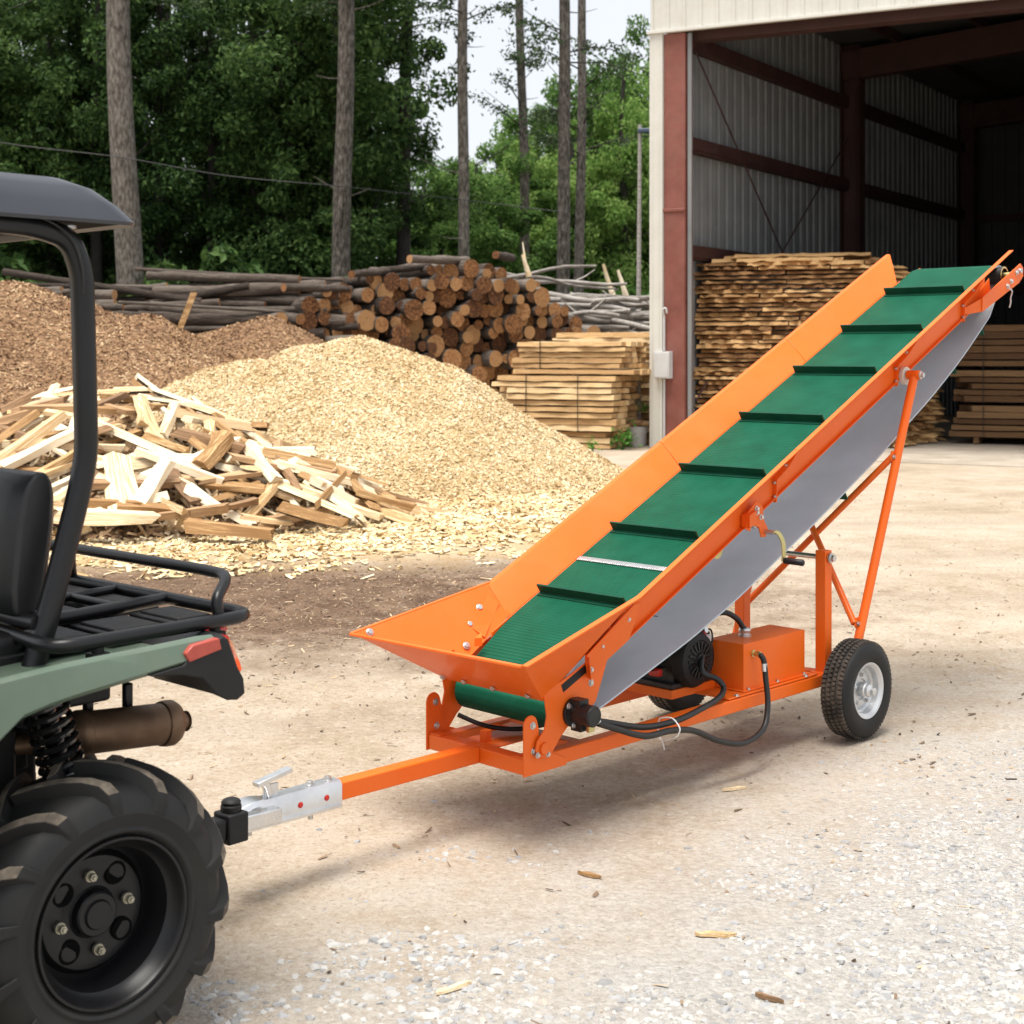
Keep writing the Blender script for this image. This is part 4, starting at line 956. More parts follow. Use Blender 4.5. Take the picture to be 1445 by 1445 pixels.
# seats
for b0, b1 in ((-.58,-.26),(-.94,-.62)):
    mb = MB(); rows = []
    for z, th, in_ in ((1.0,.035,.03),(1.02,.05,.008),(1.06,.062,0),(1.2,.066,0),(1.27,.058,.006),(1.30,.046,.022),(1.318,.028,.045),(1.325,.012,.07)):
        a = -.02+(z-1.0)*.12
        rows.append([q(a+x*th/1 - .035, b0+(b1-b0)*f, z) for x, f in ((1,.12),(1,.88),(.6,1),(-.6,1),(-1,.88),(-1,.12),(-.6,0),(.6,0))])
    mb.loft(rows); mb.build('seat_back', M['vinyl'], UTV, .012, True, 50, seg=3)
    mb = MB(); mb.box(q(-.31,(b0+b1)/2,.915), (.52,b1-b0,.09)); mb.build('seat', M['vinyl'], UTV, .03, seg=4)
# front half, outside the photograph's frame
mb = MB(); rows = []
for a, zt, bb in ((-.8,.62,0),(-1.2,.62,0),(-1.45,.95,.0),(-1.95,.98,.03),(-2.25,.86,.10),(-2.32,.70,.14)):
    rows.append([q(a,-.02-bb,.45), q(a,-.02-bb,zt-.08), q(a,-.10-bb,zt), q(a,-W_+.10+bb,zt), q(a,-W_+.02+bb,zt-.08), q(a,-W_+.02+bb,.45)])
mb.loft(rows); mb.build('front_body', M['sage'], UTV, .02)
mb = MB(); mb.cyl(q(-1.75,-W_+.1,.325), q(-1.75,-.1,.325), .03, 14); mb.build('front_axle', M['cast'], UTV)
bar('steering_column', [q(-1.45,-.40,.9), q(-1.15,-.40,1.12)], .02)
mb = MB(); cx_ = q(-1.14,-.40,1.125); e1 = Vector((.55,0,.83)); mb.tube([cx_+Vector((0,math.cos(t)*.17,0))+e1*math.sin(t)*.17 for t in np.linspace(0,2*math.pi,33)], .014, 8); mb.beam(cx_+Vector((0,.165,0)), cx_-Vector((0,.165,0)), .03, .015); mb.build('steering_wheel', BP, UTV)
# ------------------------------------------------------------------ the barn
FD = Vector((.899,-.437,0)).normalized(); SDv = Vector((.56,.828,0)).normalized(); UP = Vector((0,0,1))
O_ = Vector((2.37,24.85,0))
def fb(p, d, z): return O_ + FD*p + SDv*d + UP*z        # p along the front, d into the barn
BARN = thing('barn', 'open fronted metal barn with cream fascia and red oxide steel frame', 'barn', (2.37,24.85,0))
def bb(mb, name, mats, bevel=0, **k):
    mb.v = [tuple(Vector(p)-O_) for p in mb.v]
    return mb.build(name, mats, BARN, bevel, **k)
EH = 7.11; FW = 15.0; FDp = 17.0; TOP = 8.7
def corr(p0, dir_, L, z0, z1, nrm, pitch=.31, dep=.035, rib=.05):
    """ribbed sheet"""
    prof = []; x = 0
    while x < L:
        prof += [(x,0),(x+rib*.3,dep),(x+rib*1.0,dep),(x+rib*1.3,0)]
        prof += [(x+pitch*.5-.01,0),(x+pitch*.5,dep*.22),(x+pitch*.5+.03,dep*.22),(x+pitch*.5+.04,0)]
        x += pitch
    prof = [(x_,h) for x_,h in prof if x_ <= L]+[(L,0)]
    return [[p0+dir_*x_+nrm*h+UP*(z0) for x_,h in prof], [p0+dir_*x_+nrm*h+UP*(z1) for x_,h in prof]]
nrmF = (-SDv+FD*SDv.dot(FD)).normalized()
in_n = (FD - SDv*FD.dot(SDv)).normalized()
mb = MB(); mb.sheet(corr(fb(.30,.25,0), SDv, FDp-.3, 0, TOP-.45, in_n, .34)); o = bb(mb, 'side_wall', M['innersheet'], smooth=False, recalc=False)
mb = MB(); mb.sheet(corr(fb(.18,.25,0), SDv, FDp-.3, 0, TOP, -in_n, .34)); bb(mb, 'outer_cladding', M['whitewall'], smooth=False, recalc=False)
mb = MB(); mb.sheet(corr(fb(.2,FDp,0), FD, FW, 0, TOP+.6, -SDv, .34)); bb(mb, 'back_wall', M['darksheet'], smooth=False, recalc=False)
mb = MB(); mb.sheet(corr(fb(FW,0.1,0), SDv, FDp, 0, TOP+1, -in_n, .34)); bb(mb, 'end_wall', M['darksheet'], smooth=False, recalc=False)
# unseen front wall added right of the opening to keep light out of the barn
mb = MB(); mb.sheet(corr(fb(7.6,.05,0), FD, FW-7.6, 0, EH+.1, nrmF, .29, .03)); mb.sheet(corr(fb(7.6,.12,0), FD, FW-7.6, 0, EH+.1, nrmF, .29, .03)); bb(mb, 'added_front_wall', M['whitewall'], smooth=False, recalc=False)
# roof
mb = MB(); th = Vector((0,0,.12)); A = [fb(-.15,-.1,TOP-.5), fb(FW+.2,-.1,TOP+.9), fb(FW+.2,FDp+.3,TOP+.9), fb(-.15,FDp+.3,TOP-.5)]
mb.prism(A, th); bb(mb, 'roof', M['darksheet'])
# fascia over the opening
nrmF = (-SDv+FD*SDv.dot(FD)).normalized()
mb = MB(); mb.sheet(corr(fb(0,0,0), FD, FW, EH, TOP+1.0, nrmF, .29, .03)); bb(mb, 'fascia', M['whitewall'], smooth=False, recalc=False)
mb = MB(); mb.beam(fb(-.05,-.02,EH-.02), fb(FW,-.02,EH-.02), .09, .05); bb(mb, 'fascia_trim', M['whitewall'], .004)
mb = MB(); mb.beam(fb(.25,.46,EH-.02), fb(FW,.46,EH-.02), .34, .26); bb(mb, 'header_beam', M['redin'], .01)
# corner: cream panel, red column, pale edge strip, conduit and box
mb = MB(); mb.prism([fb(-.01,-.02,0), fb(.22,-.02,0), fb(.22,.10,0), fb(-.01,.25,0)], UP*(EH-.045))
for x in (.045,.17): mb.beam(fb(x,-.022,.02), fb(x,-.022,EH-.06), .012, .012, FD)
bb(mb, 'corner_panel', M['whitewall'], .004)
mb = MB(); mb.prism([fb(.225,.03,0), fb(.60,.03,0), fb(.60,.34,0), fb(.225,.34,0)], UP*(EH-.05))
mb.box(fb(.41,.02,4.05), (.40,.03,.06), Matrix((FD,SDv,UP)).transposed()); bb(mb, 'corner_column', M['redsteel'], .012)
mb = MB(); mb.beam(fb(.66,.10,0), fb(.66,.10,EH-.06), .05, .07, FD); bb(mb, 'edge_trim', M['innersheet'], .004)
mb = MB(); mb.box(fb(.255,-.055,1.42), (.28,.14,.46), Matrix((FD,SDv,UP)).transposed()); mb.box(fb(.255,-.128,1.42), (.24,.012,.42), Matrix((FD,SDv,UP)).transposed()); bb(mb, 'meter_box', M['boxgrey'], .006)
mb = MB(); mb.cyl(fb(.25,-.01,1.66), fb(.25,-.01,2.25), .02, 10); mb.tube(smooth_path([fb(.25,-.01,2.25), fb(.25,-.05,2.36), fb(.30,-.05,2.38), fb(.31,-.03,2.30)],4), .018, 10); mb.cyl(fb(.25,-.01,.0), fb(.25,-.01,1.18), .02, 10); bb(mb, 'conduit', M['boxgrey'])
# columns and girts along the side wall
for d in (7.8, 16.0):
    mb = MB()
    for x, w_ in ((.40,.02),(.78,.02)): mb.prism([fb(x,d-.18,0), fb(x+w_,d-.18,0), fb(x+w_,d+.18,0), fb(x,d+.18,0)], UP*(TOP-.5))
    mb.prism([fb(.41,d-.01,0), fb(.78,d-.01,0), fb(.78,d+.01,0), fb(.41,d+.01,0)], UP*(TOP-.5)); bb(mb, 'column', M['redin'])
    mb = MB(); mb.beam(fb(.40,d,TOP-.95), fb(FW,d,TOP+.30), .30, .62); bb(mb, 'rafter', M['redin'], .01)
for z in (3.25, 5.14, 6.92):
    zz = {3.25:3.28, 5.14:5.14, 6.92:6.90}[z]
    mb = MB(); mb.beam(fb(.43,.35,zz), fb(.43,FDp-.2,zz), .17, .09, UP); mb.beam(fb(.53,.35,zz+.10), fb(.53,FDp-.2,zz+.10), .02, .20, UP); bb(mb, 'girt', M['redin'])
for z in (3.3,5.2): 
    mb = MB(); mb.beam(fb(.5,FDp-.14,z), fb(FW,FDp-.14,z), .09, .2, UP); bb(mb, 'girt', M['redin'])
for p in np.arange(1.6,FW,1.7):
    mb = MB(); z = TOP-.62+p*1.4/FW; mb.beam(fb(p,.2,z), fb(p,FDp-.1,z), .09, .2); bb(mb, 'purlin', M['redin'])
for a, b_ in (((.55,.5,6.85),(.55,7.6,.6)),((.58,.5,.8),(.58,7.6,6.2))):
    mb = MB(); mb.cyl(fb(*a), fb(*b_), .016, 8); bb(mb, 'brace_rod', M['redin'])
# floor slab
mb = MB(); mb.prism([fb(-.2,.0,-.2), fb(FW+.3,.0,-.2), fb(FW+.3,FDp+.4,-.2), fb(-.2,FDp+.4,-.2)], UP*.215); o = mb.build('barn_floor', M['concrete'], None, .01); kind(o,'structure')
mb = MB(); mb.prism([fb(.9,-.05,-.2), fb(FW+.3,-.05,-.2), fb(FW+.3,-2.4,-.2), fb(1.6,-1.3,-.2)], UP*.206); o = mb.build('apron', M['concrete'], None, 0); kind(o,'structure')

# ------------------------------------------------------------------ boards
def board_mesh(name, mats, L=1., W=1., T=1., rough=.0, seed=0, n=9):
    """a sawn or waney board along X, unit sizes scaled by the object"""
    r = random.Random(seed); mb = MB(); rows = []
    ph = r.uniform(0,50)
    for i in range(n+1):
        x = (i/n-.5)*L
        wl = rough*noise.noise(Vector((ph+i*.55,0,0))); wr = rough*noise.noise(Vector((ph+i*.55,9,0))); zt = rough*.9*noise.noise(Vector((ph+i*.6,4,3))); zb = rough*.9*noise.noise(Vector((ph+i*.6,7,1)))
        e = .5+wl; f = .5+wr
        rows.append([Vector((x,-e*W,-T*(.5+zb))), Vector((x,f*W,-T*(.5-zb*.5))), Vector((x,(f-rough*.25)*W,T*(.5+zt))), Vector((x,-(e-rough*.35)*W,T*(.5-zt*.6)))])
    mb.loft(rows)
    me_o = mb.build(name, mats, None, 0, True, 30)
    me = me_o.data; bpy.data.objects.remove(me_o); return me
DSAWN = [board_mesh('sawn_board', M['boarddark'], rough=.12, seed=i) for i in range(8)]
SAWN = [board_mesh('sawn_board', M['board'], rough=.26, seed=i) for i in range(8)]
WANEY = [board_mesh('rough_board', M['slab'], rough=.62, seed=40+i, n=14) for i in range(16)]
BASIS = Matrix((FD, (UP.cross(FD)).normalized(), UP)).transposed().to_4x4()
YAW = math.atan2(FD.y, FD.x); BKv = UP.cross(FD).normalized()
def put(name, me, loc, yaw, scale, parent=None, tilt=0):
    o = bpy.data.objects.new(name, me); COL.objects.link(o); o.location = loc; o.rotation_euler = (tilt, 0, yaw); o.scale = scale
    if parent: o.parent = parent
    return o
def bundle(label, corner, L, D, z0, z1, rows, group, straps=(.28,.78), seed=0, cols=5, MS=None):
    MS = MS or SAWN
    """corner: front right bottom corner; boards run along the barn front"""
    r = random.Random(seed)
    root = thing('lumber_bundle', label, 'lumber bundle', (corner.x,corner.y,z0), 0, group)
    h = (z1-z0)/rows
    for k in range(rows):
        for j in range(cols):
            if 0 < j < cols-1 and 0 < k < rows-1 and j > 2: continue
            w_ = D/cols; LL = L*r.uniform(.90,1.05)
            p = -FD*(LL/2 + r.uniform(-.05,.06)) + BKv*(w_*(j+.5)+r.uniform(-.015,.015)) + UP*(h*(k+.5))
            put('board', MS[r.randrange(8)], p, YAW+r.uniform(-.006,.006), (LL, w_*.96, h*r.uniform(.70,.95)), root, r.uniform(-.02,.02))
    for f in straps:
        mb = MB(); p = -FD*L*(1-f); e = .025
        ring = [p-BKv*e+UP*-.0, p-BKv*e+UP*(z1-z0+.015), p+BKv*(D+e)+UP*(z1-z0+.015), p+BKv*(D+e)]
        for i in range(4): mb.beam(ring[i], ring[(i+1)%4], .022, .008, FD)
        mb.build('strap', M['strap'], root)
    return root
# outside, by the barn corner
c0 = Vector(((866-722.5)/2050*24.3, 24.3, 0))
bundle('strapped bundle of pale sawn timber, bottom of the stack beside the barn corner', c0, 2.15, 1.25, .30, 1.24, 9, 'lumber bundles by the barn corner', (.25,.70), 1)
bundle('short strapped bundle of pale sawn boards, top of the stack beside the barn corner', c0+FD*.12+BKv*.12, 1.95, 1.2, 1.36, 1.82, 5, 'lumber bundles by the barn corner', (.22,), 2)
bundle('thin layer of loose dark boards between the two bundles beside the barn corner', c0+FD*.35+BKv*.05, 2.35, 1.2, 1.25, 1.35, 1, 'lumber bundles by the barn corner', (), 3, 4)
bundle('low pair of timbers on the ground under the strapped lumber stack', c0-FD*.12+BKv*.05, 1.9, 1.1, .0, .29, 3, 'lumber bundles by the barn corner', (), 4, 4)
bundle('long brown boards behind the lumber stack, reaching to the barn corner', c0+FD*.28+BKv*1.45, 2.0, .9, 0.0, 2.0, 18, 'lumber bundles by the barn corner', (), 5, 3)
# inside the barn, far right, in the dark
i0 = Vector(((1352-722.5)/2050*25.7, 25.7, .015))
for k, (dx, z0, z1, rows, lab) in enumerate(((2.35,.14,.70,5,'strapped bundle of brown boards on bearers, bottom left of the dim stack in the barn'),(2.35,.76,1.32,5,'strapped bundle of brown boards, second from the floor in the dim stack in the barn'),(2.35,1.38,2.12,6,'bundle of dark boards topping the dim stack in the barn'),
        (4.85,.14,.72,5,'strapped bundle of brown boards on bearers, bottom right of the dim stacks in the barn'),(4.85,.78,1.36,5,'strapped bundle of brown boards, second from the floor in the right dim stack'),(4.85,1.42,2.0,5,'bundle of dark boards topping the right dim stack in the barn'))):
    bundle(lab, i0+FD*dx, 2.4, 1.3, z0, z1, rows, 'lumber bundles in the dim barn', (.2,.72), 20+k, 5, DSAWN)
for dx in (.3,1.2,2.1,2.8,3.7,4.6):
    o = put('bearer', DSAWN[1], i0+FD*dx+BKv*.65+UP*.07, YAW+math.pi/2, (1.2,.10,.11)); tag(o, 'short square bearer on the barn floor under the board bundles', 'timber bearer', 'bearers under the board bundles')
# tall stack of rough slabs just inside
FLc = Vector(((986-722.5)/2050*25.4, 25.4, 0)); FRc = Vector(((1262-722.5)/2050*24.5, 24.5, 0)); BRc = Vector(((1330-722.5)/2050*26.7, 26.7, 0))
fd = (FRc-FLc); FLn = fd.length; fd.normalize(); bd = (BRc-FRc); SLn = bd.length; bd.normalize()
yf = math.atan2(fd.y,fd.x); yb = math.atan2(bd.y,bd.x); nb = UP.cross(fd)
rs = random.Random(5); LAY = 40; h = 3.18/LAY
def lvl(k): return 'low' if k < 10 else 'lower middle' if k < 20 else 'upper middle' if k < 31 else 'high'
def slab(p, yaw, sc, lab):
    o = put('rough_board', WANEY[rs.randrange(16)], p, yaw, sc, None, rs.uniform(-.05,.05)); tag(o, lab, 'board', 'rough boards in the tall barn stack'); return o
for k in range(LAY):
    z = .03 + h*(k+.5); sh = .10*math.sin(k*.23)*0 + rs.uniform(-.09,.09)
    x = -.05+sh
    while x < FLn-.12:
        LL = min(rs.uniform(.8,2.1), FLn-x+rs.uniform(-.06,.12))
        if LL < .3: break
        p = FLc + fd*(x+LL/2) + nb*(.15+rs.uniform(-.04,.04)) + UP*z
        slab(p, yf+rs.uniform(-.025,.025), (LL*.995,.30,h*rs.uniform(.5,.95)), lvl(k)+(' pale' if rs.random() > .5 else ' brown')+' waney board on the sunlit front of the tall slab stack')
        x += LL+rs.uniform(.0,.03)
    x = .36; SM = SLn*(1-max(0,k/LAY-.5)*1.7)
    while x < SM:
        LL = min(rs.uniform(.8,1.7), SM-x+.05)
        if LL < .25: break
        p = FRc + bd*(x+LL/2) - fd*(.25+rs.uniform(-.05,.05)) + UP*z
        slab(p, yb+rs.uniform(-.025,.025), (LL*.99,.46,h*rs.uniform(.5,.95)), lvl(k)+' waney board on the shaded right end of the tall slab stack')
        x += LL+.02
for j in range(10):
    p = FLc + fd*rs.uniform(.9,FLn-1.15) + nb*(.2+.1*j) + UP*(3.24+rs.uniform(-.02,.06)+.05*(j in (3,4)))
    slab(p, yf+rs.uniform(-.05,.05), (rs.uniform(1.4,2.4),.5,h*.8), 'waney board lying across the top of the tall slab stack')

# ------------------------------------------------------------------ heaps
def heap(name, label, cat, hf, x0, x1, y0, y1, step, base_m, chip_m, nchips, L, W, cull=None, part='loose_chips'):
    X = np.arange(x0,x1+step,step); Y = np.arange(y0,y1+step,step)
    Z = np.array([[hf(x,y) for x in X] for y in Y]); nx = len(X)
    cx_, cy_ = (x0+x1)/2, (y0+y1)/2
    root = thing(name, label, cat, (cx_,cy_,0))
    V = [(x-cx_,y-cy_,Z[j,i]) for j,y in enumerate(Y) for i,x in enumerate(X)]
    F = [(j*nx+i,j*nx+i+1,(j+1)*nx+i+1,(j+1)*nx+i) for j in range(len(Y)-1) for i in range(nx-1) if max(Z[j,i],Z[j,i+1],Z[j+1,i],Z[j+1,i+1]) > -.01]
    np_obj('heap_body', V, F, base_m, root, smooth=True)
    gy, gx = np.gradient(Z, step)
    P = []; Nn = []
    while len(P) < nchips:
        x = random.uniform(x0,x1-step); y = random.uniform(y0,y1-step); i = int((x-x0)/step); j = int((y-y0)/step)
        if Z[j,i] < .0: continue
        n_ = Vector((-gx[j,i],-gy[j,i],1)).normalized()
        if n_.y > .35 and Z[j,i] < 1.2 and cull is None: continue
        fx, fy = (x-x0)/step-i, (y-y0)/step-j
        z = (Z[j,i]*(1-fx)+Z[j,i+1]*fx)*(1-fy)+(Z[j+1,i]*(1-fx)+Z[j+1,i+1]*fx)*fy
        P.append((x-cx_,y-cy_,z)); Nn.append(n_)
    P = np.array(P)+np.array(Nn)*rng.uniform(0,.015,(len(P),1)); n = len(P)
    V, F = flakes(P, np.array(Nn), L*rng.uniform(.4,1.6,n), W*rng.uniform(.4,1.6,n), .3, .45)
    o = np_obj(part, V, F, chip_m, root); o['kind'] = 'stuff'
    return root
def cone(x, y, cx_, cy_, rx, ry, H, rnd=.16, toe=.12):
    r = math.hypot((x-cx_)/rx,(y-cy_)/ry); a = math.atan2((y-cy_)/ry,(x-cx_)/rx)
    r *= 1+.05*math.sin(3*a+1)+.035*math.sin(5*a+.4)
    t = 1-(math.sqrt(r*r+rnd*rnd)-rnd*.55)
    return H*(t if t > toe else toe*math.exp((t-toe)/toe))
def h_chip(x, y): 
    z = cone(x,y,-2.05,19.6,3.6,3.45,2.10) ; z = max(z, cone(x,y,-3.5,20.1,3.5,3.2,1.72))
    return z + .12*fbm(x,y,.9,2)*min(1,z) + .02*fbm(x,y,5,8)*min(1,z*2) - .10
heap('wood_chip_heap', 'tall pale yellow heap of wood chips in front of the log pile', 'wood chip heap', h_chip, -6.8,2.6,15.4,24,.07, M['chipbase'], M['chip'], 120000, .038,.016)
def h_mulch(x, y):
    z = max(cone(x,y,-7.9,22.4,6.8,5.2,3.05,.2), cone(x,y,-4.3,24.3,4.4,3.6,2.5,.2), cone(x,y,-6,23.6,4,3.6,2.5,.2))
    return z + .16*fbm(x,y,.7,5) + .05*fbm(x,y,2.8,9) - .12
heap('bark_mulch_heap', 'wide brown heap of shredded bark behind the firewood', 'bark heap', h_mulch, -13,.2,16.6,28.5,.1, M['mulchbase'], M['mulch'], 90000, .055,.02)

M['litter'] = mat('split_wood_litter', [(.14,.085,.045),(.34,.21,.11),(.58,.42,.24),(.74,.6,.4)], 2, .9, island=.8, pos=[.1,.36,.6,.85])
# ------------------------------------------------------------------ split firewood
def h_fire(x, y):
    z = cone(x,y,-4.15,14.9,3.15,2.75,1.36,.18,.08); return z+.05*fbm(x,y,1.3,3)
def h_core(x, y): return h_fire(x,y)*.86-.20
heap('firewood_litter', 'dark bark litter and splinters filling the firewood heap', 'wood litter', h_core, -8.2,-.5,11.8,18,.12, M['mulchbase'], M['litter'], 9000, .24,.045, part='litter_pieces')
def split_mesh(seed, dark=False):
    r = random.Random(seed); mb = MB(); rows = []; n = 5
    t = r.random()
    if t < .45: sec = [(-.5,-.3),(.5,-.35),(.42,.3),(-.38,.42)]                       # slab
    elif t < .8: sec = [(-.5,-.35),(.5,-.3),(.15,.55),(-.2,.5)]                        # wedge
    else: sec = [(-.5,-.2),(-.3,-.45),(.3,-.45),(.5,-.2),(.1,.55)]                       # round backed with bark
    tw = r.uniform(-.35,.35); bow = r.uniform(-.06,.06); tp = r.uniform(-.25,.25); jj = [[r.uniform(-.10,.10) for _ in range(2)] for _ in sec]
    sl = [r.uniform(-.06,.06) for _ in sec]
    for i in range(n+1):
        f = i/n; x = f-.5; a = tw*x; s = 1+tp*x
        row = []
        for (u, v), (j1, j2), e in zip(sec, jj, sl):
            uu = (u+j1*math.sin(f*5+seed))*s; vv = (v+j2*math.cos(f*4+seed))*s
            row.append(Vector((x+(e if i in (0,n) else 0), uu*math.cos(a)-vv*math.sin(a)+bow*4*(f-.5)**2*3, uu*math.sin(a)+vv*math.cos(a))))
        rows.append(row)
    mb.loft(rows)
    k = len(sec)
    if t >= .45:
        for i in range(n): mb.m[i*k] = 1
        if t >= .8:
            for i in range(n): mb.m[i*k+1] = 1; mb.m[i*k+2] = 1
    o = mb.build('split_log', [M['splitdark'] if dark else M['split'], M['bark']], None, 0, True, 25); me = o.data; bpy.data.objects.remove(o); return me
SPL = [split_mesh(i) for i in range(22)]+[split_mesh(60+i, True) for i in range(9)]
rf = random.Random(11)
def hn(x, y):
    e = .12; return Vector((-(h_fire(x+e,y)-h_fire(x-e,y))/(2*e), -(h_fire(x,y+e)-h_fire(x,y-e))/(2*e), 1)).normalized()
def stick(x, y, L, w_, t_, ang, lift=0., me=None, lab='', pitch=0.):
    n_ = hn(x,y); down = Vector((n_.x,n_.y,0)); 
    ref = Vector((math.cos(ang), math.sin(ang), 0)); d = (ref - n_*ref.dot(n_)).normalized()
    d = (d + n_*pitch).normalized(); s_ = n_.cross(d).normalized(); u_ = d.cross(s_)
    o = bpy.data.objects.new('firewood_stick', me); COL.objects.link(o)
    o.matrix_world = Matrix.Translation((x,y,max(0.03,h_fire(x,y)+lift))) @ Matrix((d,s_,u_)).transposed().to_4x4() @ Matrix.Diagonal((L,w_,t_,1))
    tag(o, lab, 'firewood', 'split firewood in the heap'); return o
cnt = 0
while cnt < 287:
    a = rf.uniform(-math.pi, math.pi); r_ = math.sqrt(rf.random())
    x, y = -4.15+3.3*r_*math.cos(a), 14.9+2.55*r_*math.sin(a)
    if y > 15.55 or x < -6.6: continue
    z = h_fire(x,y)
    dk = rf.random() < .25; me = rf.choice(SPL[22:] if dk else SPL[:22])
    L = rf.uniform(.42,.9); w_ = rf.uniform(.06,.16); t_ = rf.uniform(.035,.085)
    ang = rf.gauss(0,.7) if rf.random() < .72 else rf.uniform(0,math.pi)
    part = 'near the top' if z > .9 else 'half way down' if z > .45 else 'near the foot'
    side = 'left flank' if x < -5 else 'right flank' if x > -3.1 else 'front'
    stick(x, y, L, w_, t_, ang, rf.uniform(-.09,.05), me, ('dark weathered' if dk else 'pale fresh')+' split log '+part+' the firewood heap, on its '+side, rf.gauss(0,.11))
    cnt += 1
# the large pale slabs that stand out on the heap
def at(px, py, Y): return ((px-722.5)/2050*Y, Y)
for px, py, Y, L, w_, ang, pit, lab, k in ((172,695,12.75,.78,.27,1.95,.25,'broad white split slab leaning on the front of the firewood heap',0),(212,690,12.8,.72,.15,1.45,.22,'narrow pale split log standing beside the broad white slab',3),(302,613,13.6,.48,.22,1.35,.2,'short pale split block near the crest of the firewood heap',5),
        (35,620,13.4,.85,.16,.75,.15,'long pale split log slanting up the left of the firewood heap',6),(65,625,13.3,.8,.14,.7,.12,'second long pale split log slanting up the left of the firewood heap',7),(370,655,13.6,.62,.15,2.2,.1,'yellowish split log sloping down the right of the firewood heap',9),
        (320,740,12.3,.75,.17,-.12,.02,'pale split log lying flat at the front foot of the firewood heap',10),(150,752,12.3,.85,.18,.05,.02,'broad pale slab lying flat behind the rack at the foot of the heap',12),(545,715,13.9,.55,.12,.1,.02,'lone split log at the far right toe of the firewood heap',14),(440,735,12.9,.6,.13,-.1,.02,'pale split log lying at the right foot of the firewood heap',15)):
    x, y = at(px, py, Y); stick(x, y, L, w_, .09, ang, .07, SPL[k], lab, pit)

# ------------------------------------------------------------------ logs
def log_mesh(seed):
    r = random.Random(seed); mb = MB(); n = 14; rows = []
    ph = r.uniform(0,99)
    for i in range(16):
        f = i/15; s = 1+.26*noise.noise(Vector((ph+3,f*9,0)))+.10*(f-.5)*r.uniform(.4,1); bx, by = .5*noise.noise(Vector((ph,f*2.6,1))), .5*noise.noise(Vector((ph,f*2.6,8)))
        rows.append([Vector((f-.5, (math.cos(2*math.pi*k/n)*(1+.16*noise.noise(Vector((ph,k*.7,f*5))))*s*.5+bx*.4), (math.sin(2*math.pi*k/n)*(1+.16*noise.noise(Vector((ph+5,k*.7,f*5))))*s*.5+by*.4))) for k in range(n)])
    mb.loft(rows); mb.m[-1] = 1; mb.m[-2] = 1
    o = mb.build('log', [M['bark'],M['logend']], None, 0, True, 40); me = o.data; bpy.data.objects.remove(o); return me
LOGS = [log_mesh(i) for i in range(12)]
rl = random.Random(3)
LA = Vector((.52,-.854,0)).normalized()            # log axis, towards the sawn ends we see
LE = Vector((.854,.52,0)).normalized()             # along the face of ends
E0 = Vector((-4.1,28.3,0))
def toplim(qv):                                    # height of the pile along the face
    return float(np.interp(qv, [-.6,.3,1.2,2.6,3.8,4.6,5.6,6.6,7.4,8.2], [2.2,2.75,3.2,3.35,3.6,3.5,3.1,2.4,1.7,.6]))
def log(p_end, L, dia, axis, lab, grp, roll=0, dz=0, nm='log'):
    d = axis.normalized(); d = (d+Vector((0,0,dz))).normalized(); s_ = UP.cross(d).normalized(); u_ = d.cross(s_)
    o = bpy.data.objects.new(nm, rl.choice(LOGS)); COL.objects.link(o)
    o.matrix_world = Matrix.Translation(p_end-d*L/2) @ Matrix((d,s_,u_)).transposed().to_4x4() @ Matrix.Rotation(roll,4,'X') @ Matrix.Diagonal((L,dia,dia,1))
    tag(o, lab, 'log', grp); return o
row = 0; z = .18; nlog = 0; rest = []
while z < 3.7:
    qv = -.5 + (.17 if row % 2 else 0) + rl.uniform(-.05,.05)
    while qv < 8.2:
        dia = rl.choice((.20,.25,.29,.33,.38))
        if z + dia*.3 < toplim(qv):
            p = E0 + LE*(qv+rl.uniform(-.03,.03)) + UP*(z+rl.uniform(-.05,.05)) + LA*rl.uniform(-.28,.22)
            lab = ('thick' if dia > .32 else 'medium' if dia > .26 else 'thin')+' log in the '+('upper' if z > 2.4 else 'middle' if z > 1.2 else 'lower')+' rows of the log pile, '+('towards the chip heap' if qv < 2 else 'in the middle of the face' if qv < 5 else 'towards the barn')
            hid = z < float(np.interp(qv, [-1,.5,2.2,4.5,6,7.5], [1.75,1.75,1.5,.55,.25,.1]))       # behind the chip heap and the lumber
            if hid: rest.append((p, dia)); qv += dia*.98; continue
            log(p, rl.uniform(3.6,4.4), dia*1.06, LA+Vector((rl.gauss(0,.05),rl.gauss(0,.05),0)), lab, 'sawn logs in the log pile', rl.uniform(0,6.28), rl.gauss(0,.012)); nlog += 1
        qv += dia*.98
    z += .262; row += 1
mb = MB()
for p, dia in rest: mb.tube([p, p-LA*1.5, p-LA*3.8], dia*.52, 9)
mb.m = [1 if len(f) > 4 else 0 for f in mb.f]
o = mb.build('buried_logs', [M['bark'],M['logend']], None, 0, True, 40); kind(o,'stuff'); tag(o, 'lowest logs of the pile, buried behind the chip heap', 'logs')
print('LOGS', nlog, len(rest))
# long logs lying side-on to the left
LX = Vector((.985,-.17,0)).normalized()
for k in range(150):
    f = k/149; z = .15+2.9*f**.9; xe = rl.uniform(-9.2,-3.0) if k % 5 else rl.uniform(-3.9,-3.3)
    zc = float(np.interp(xe,[-11,-8,-5.5,-4,-3],[2.75,2.85,3.0,3.1,3.2])); z = min(z, zc)
    L = rl.uniform(1.6,4.6); y = 27.3+.62*z+rl.uniform(-.12,.3); dia = rl.choice((.07,.09,.12,.15,.19,.24))
    where = 'behind the bark heap' if xe < -6 else 'next to the stacked log ends'
    log(Vector((xe,y,z+rl.uniform(-.04,.10))), L, dia, LX+Vector((0,rl.gauss(0,.11),0)), ('lower' if z < 1.3 else 'middle' if z < 2.2 else 'top')+(' thick' if dia > .14 else ' slim')+' bark covered log, side-on '+where, 'long logs lying side-on', rl.uniform(0,6.28), rl.gauss(0,.06), 'long_log')
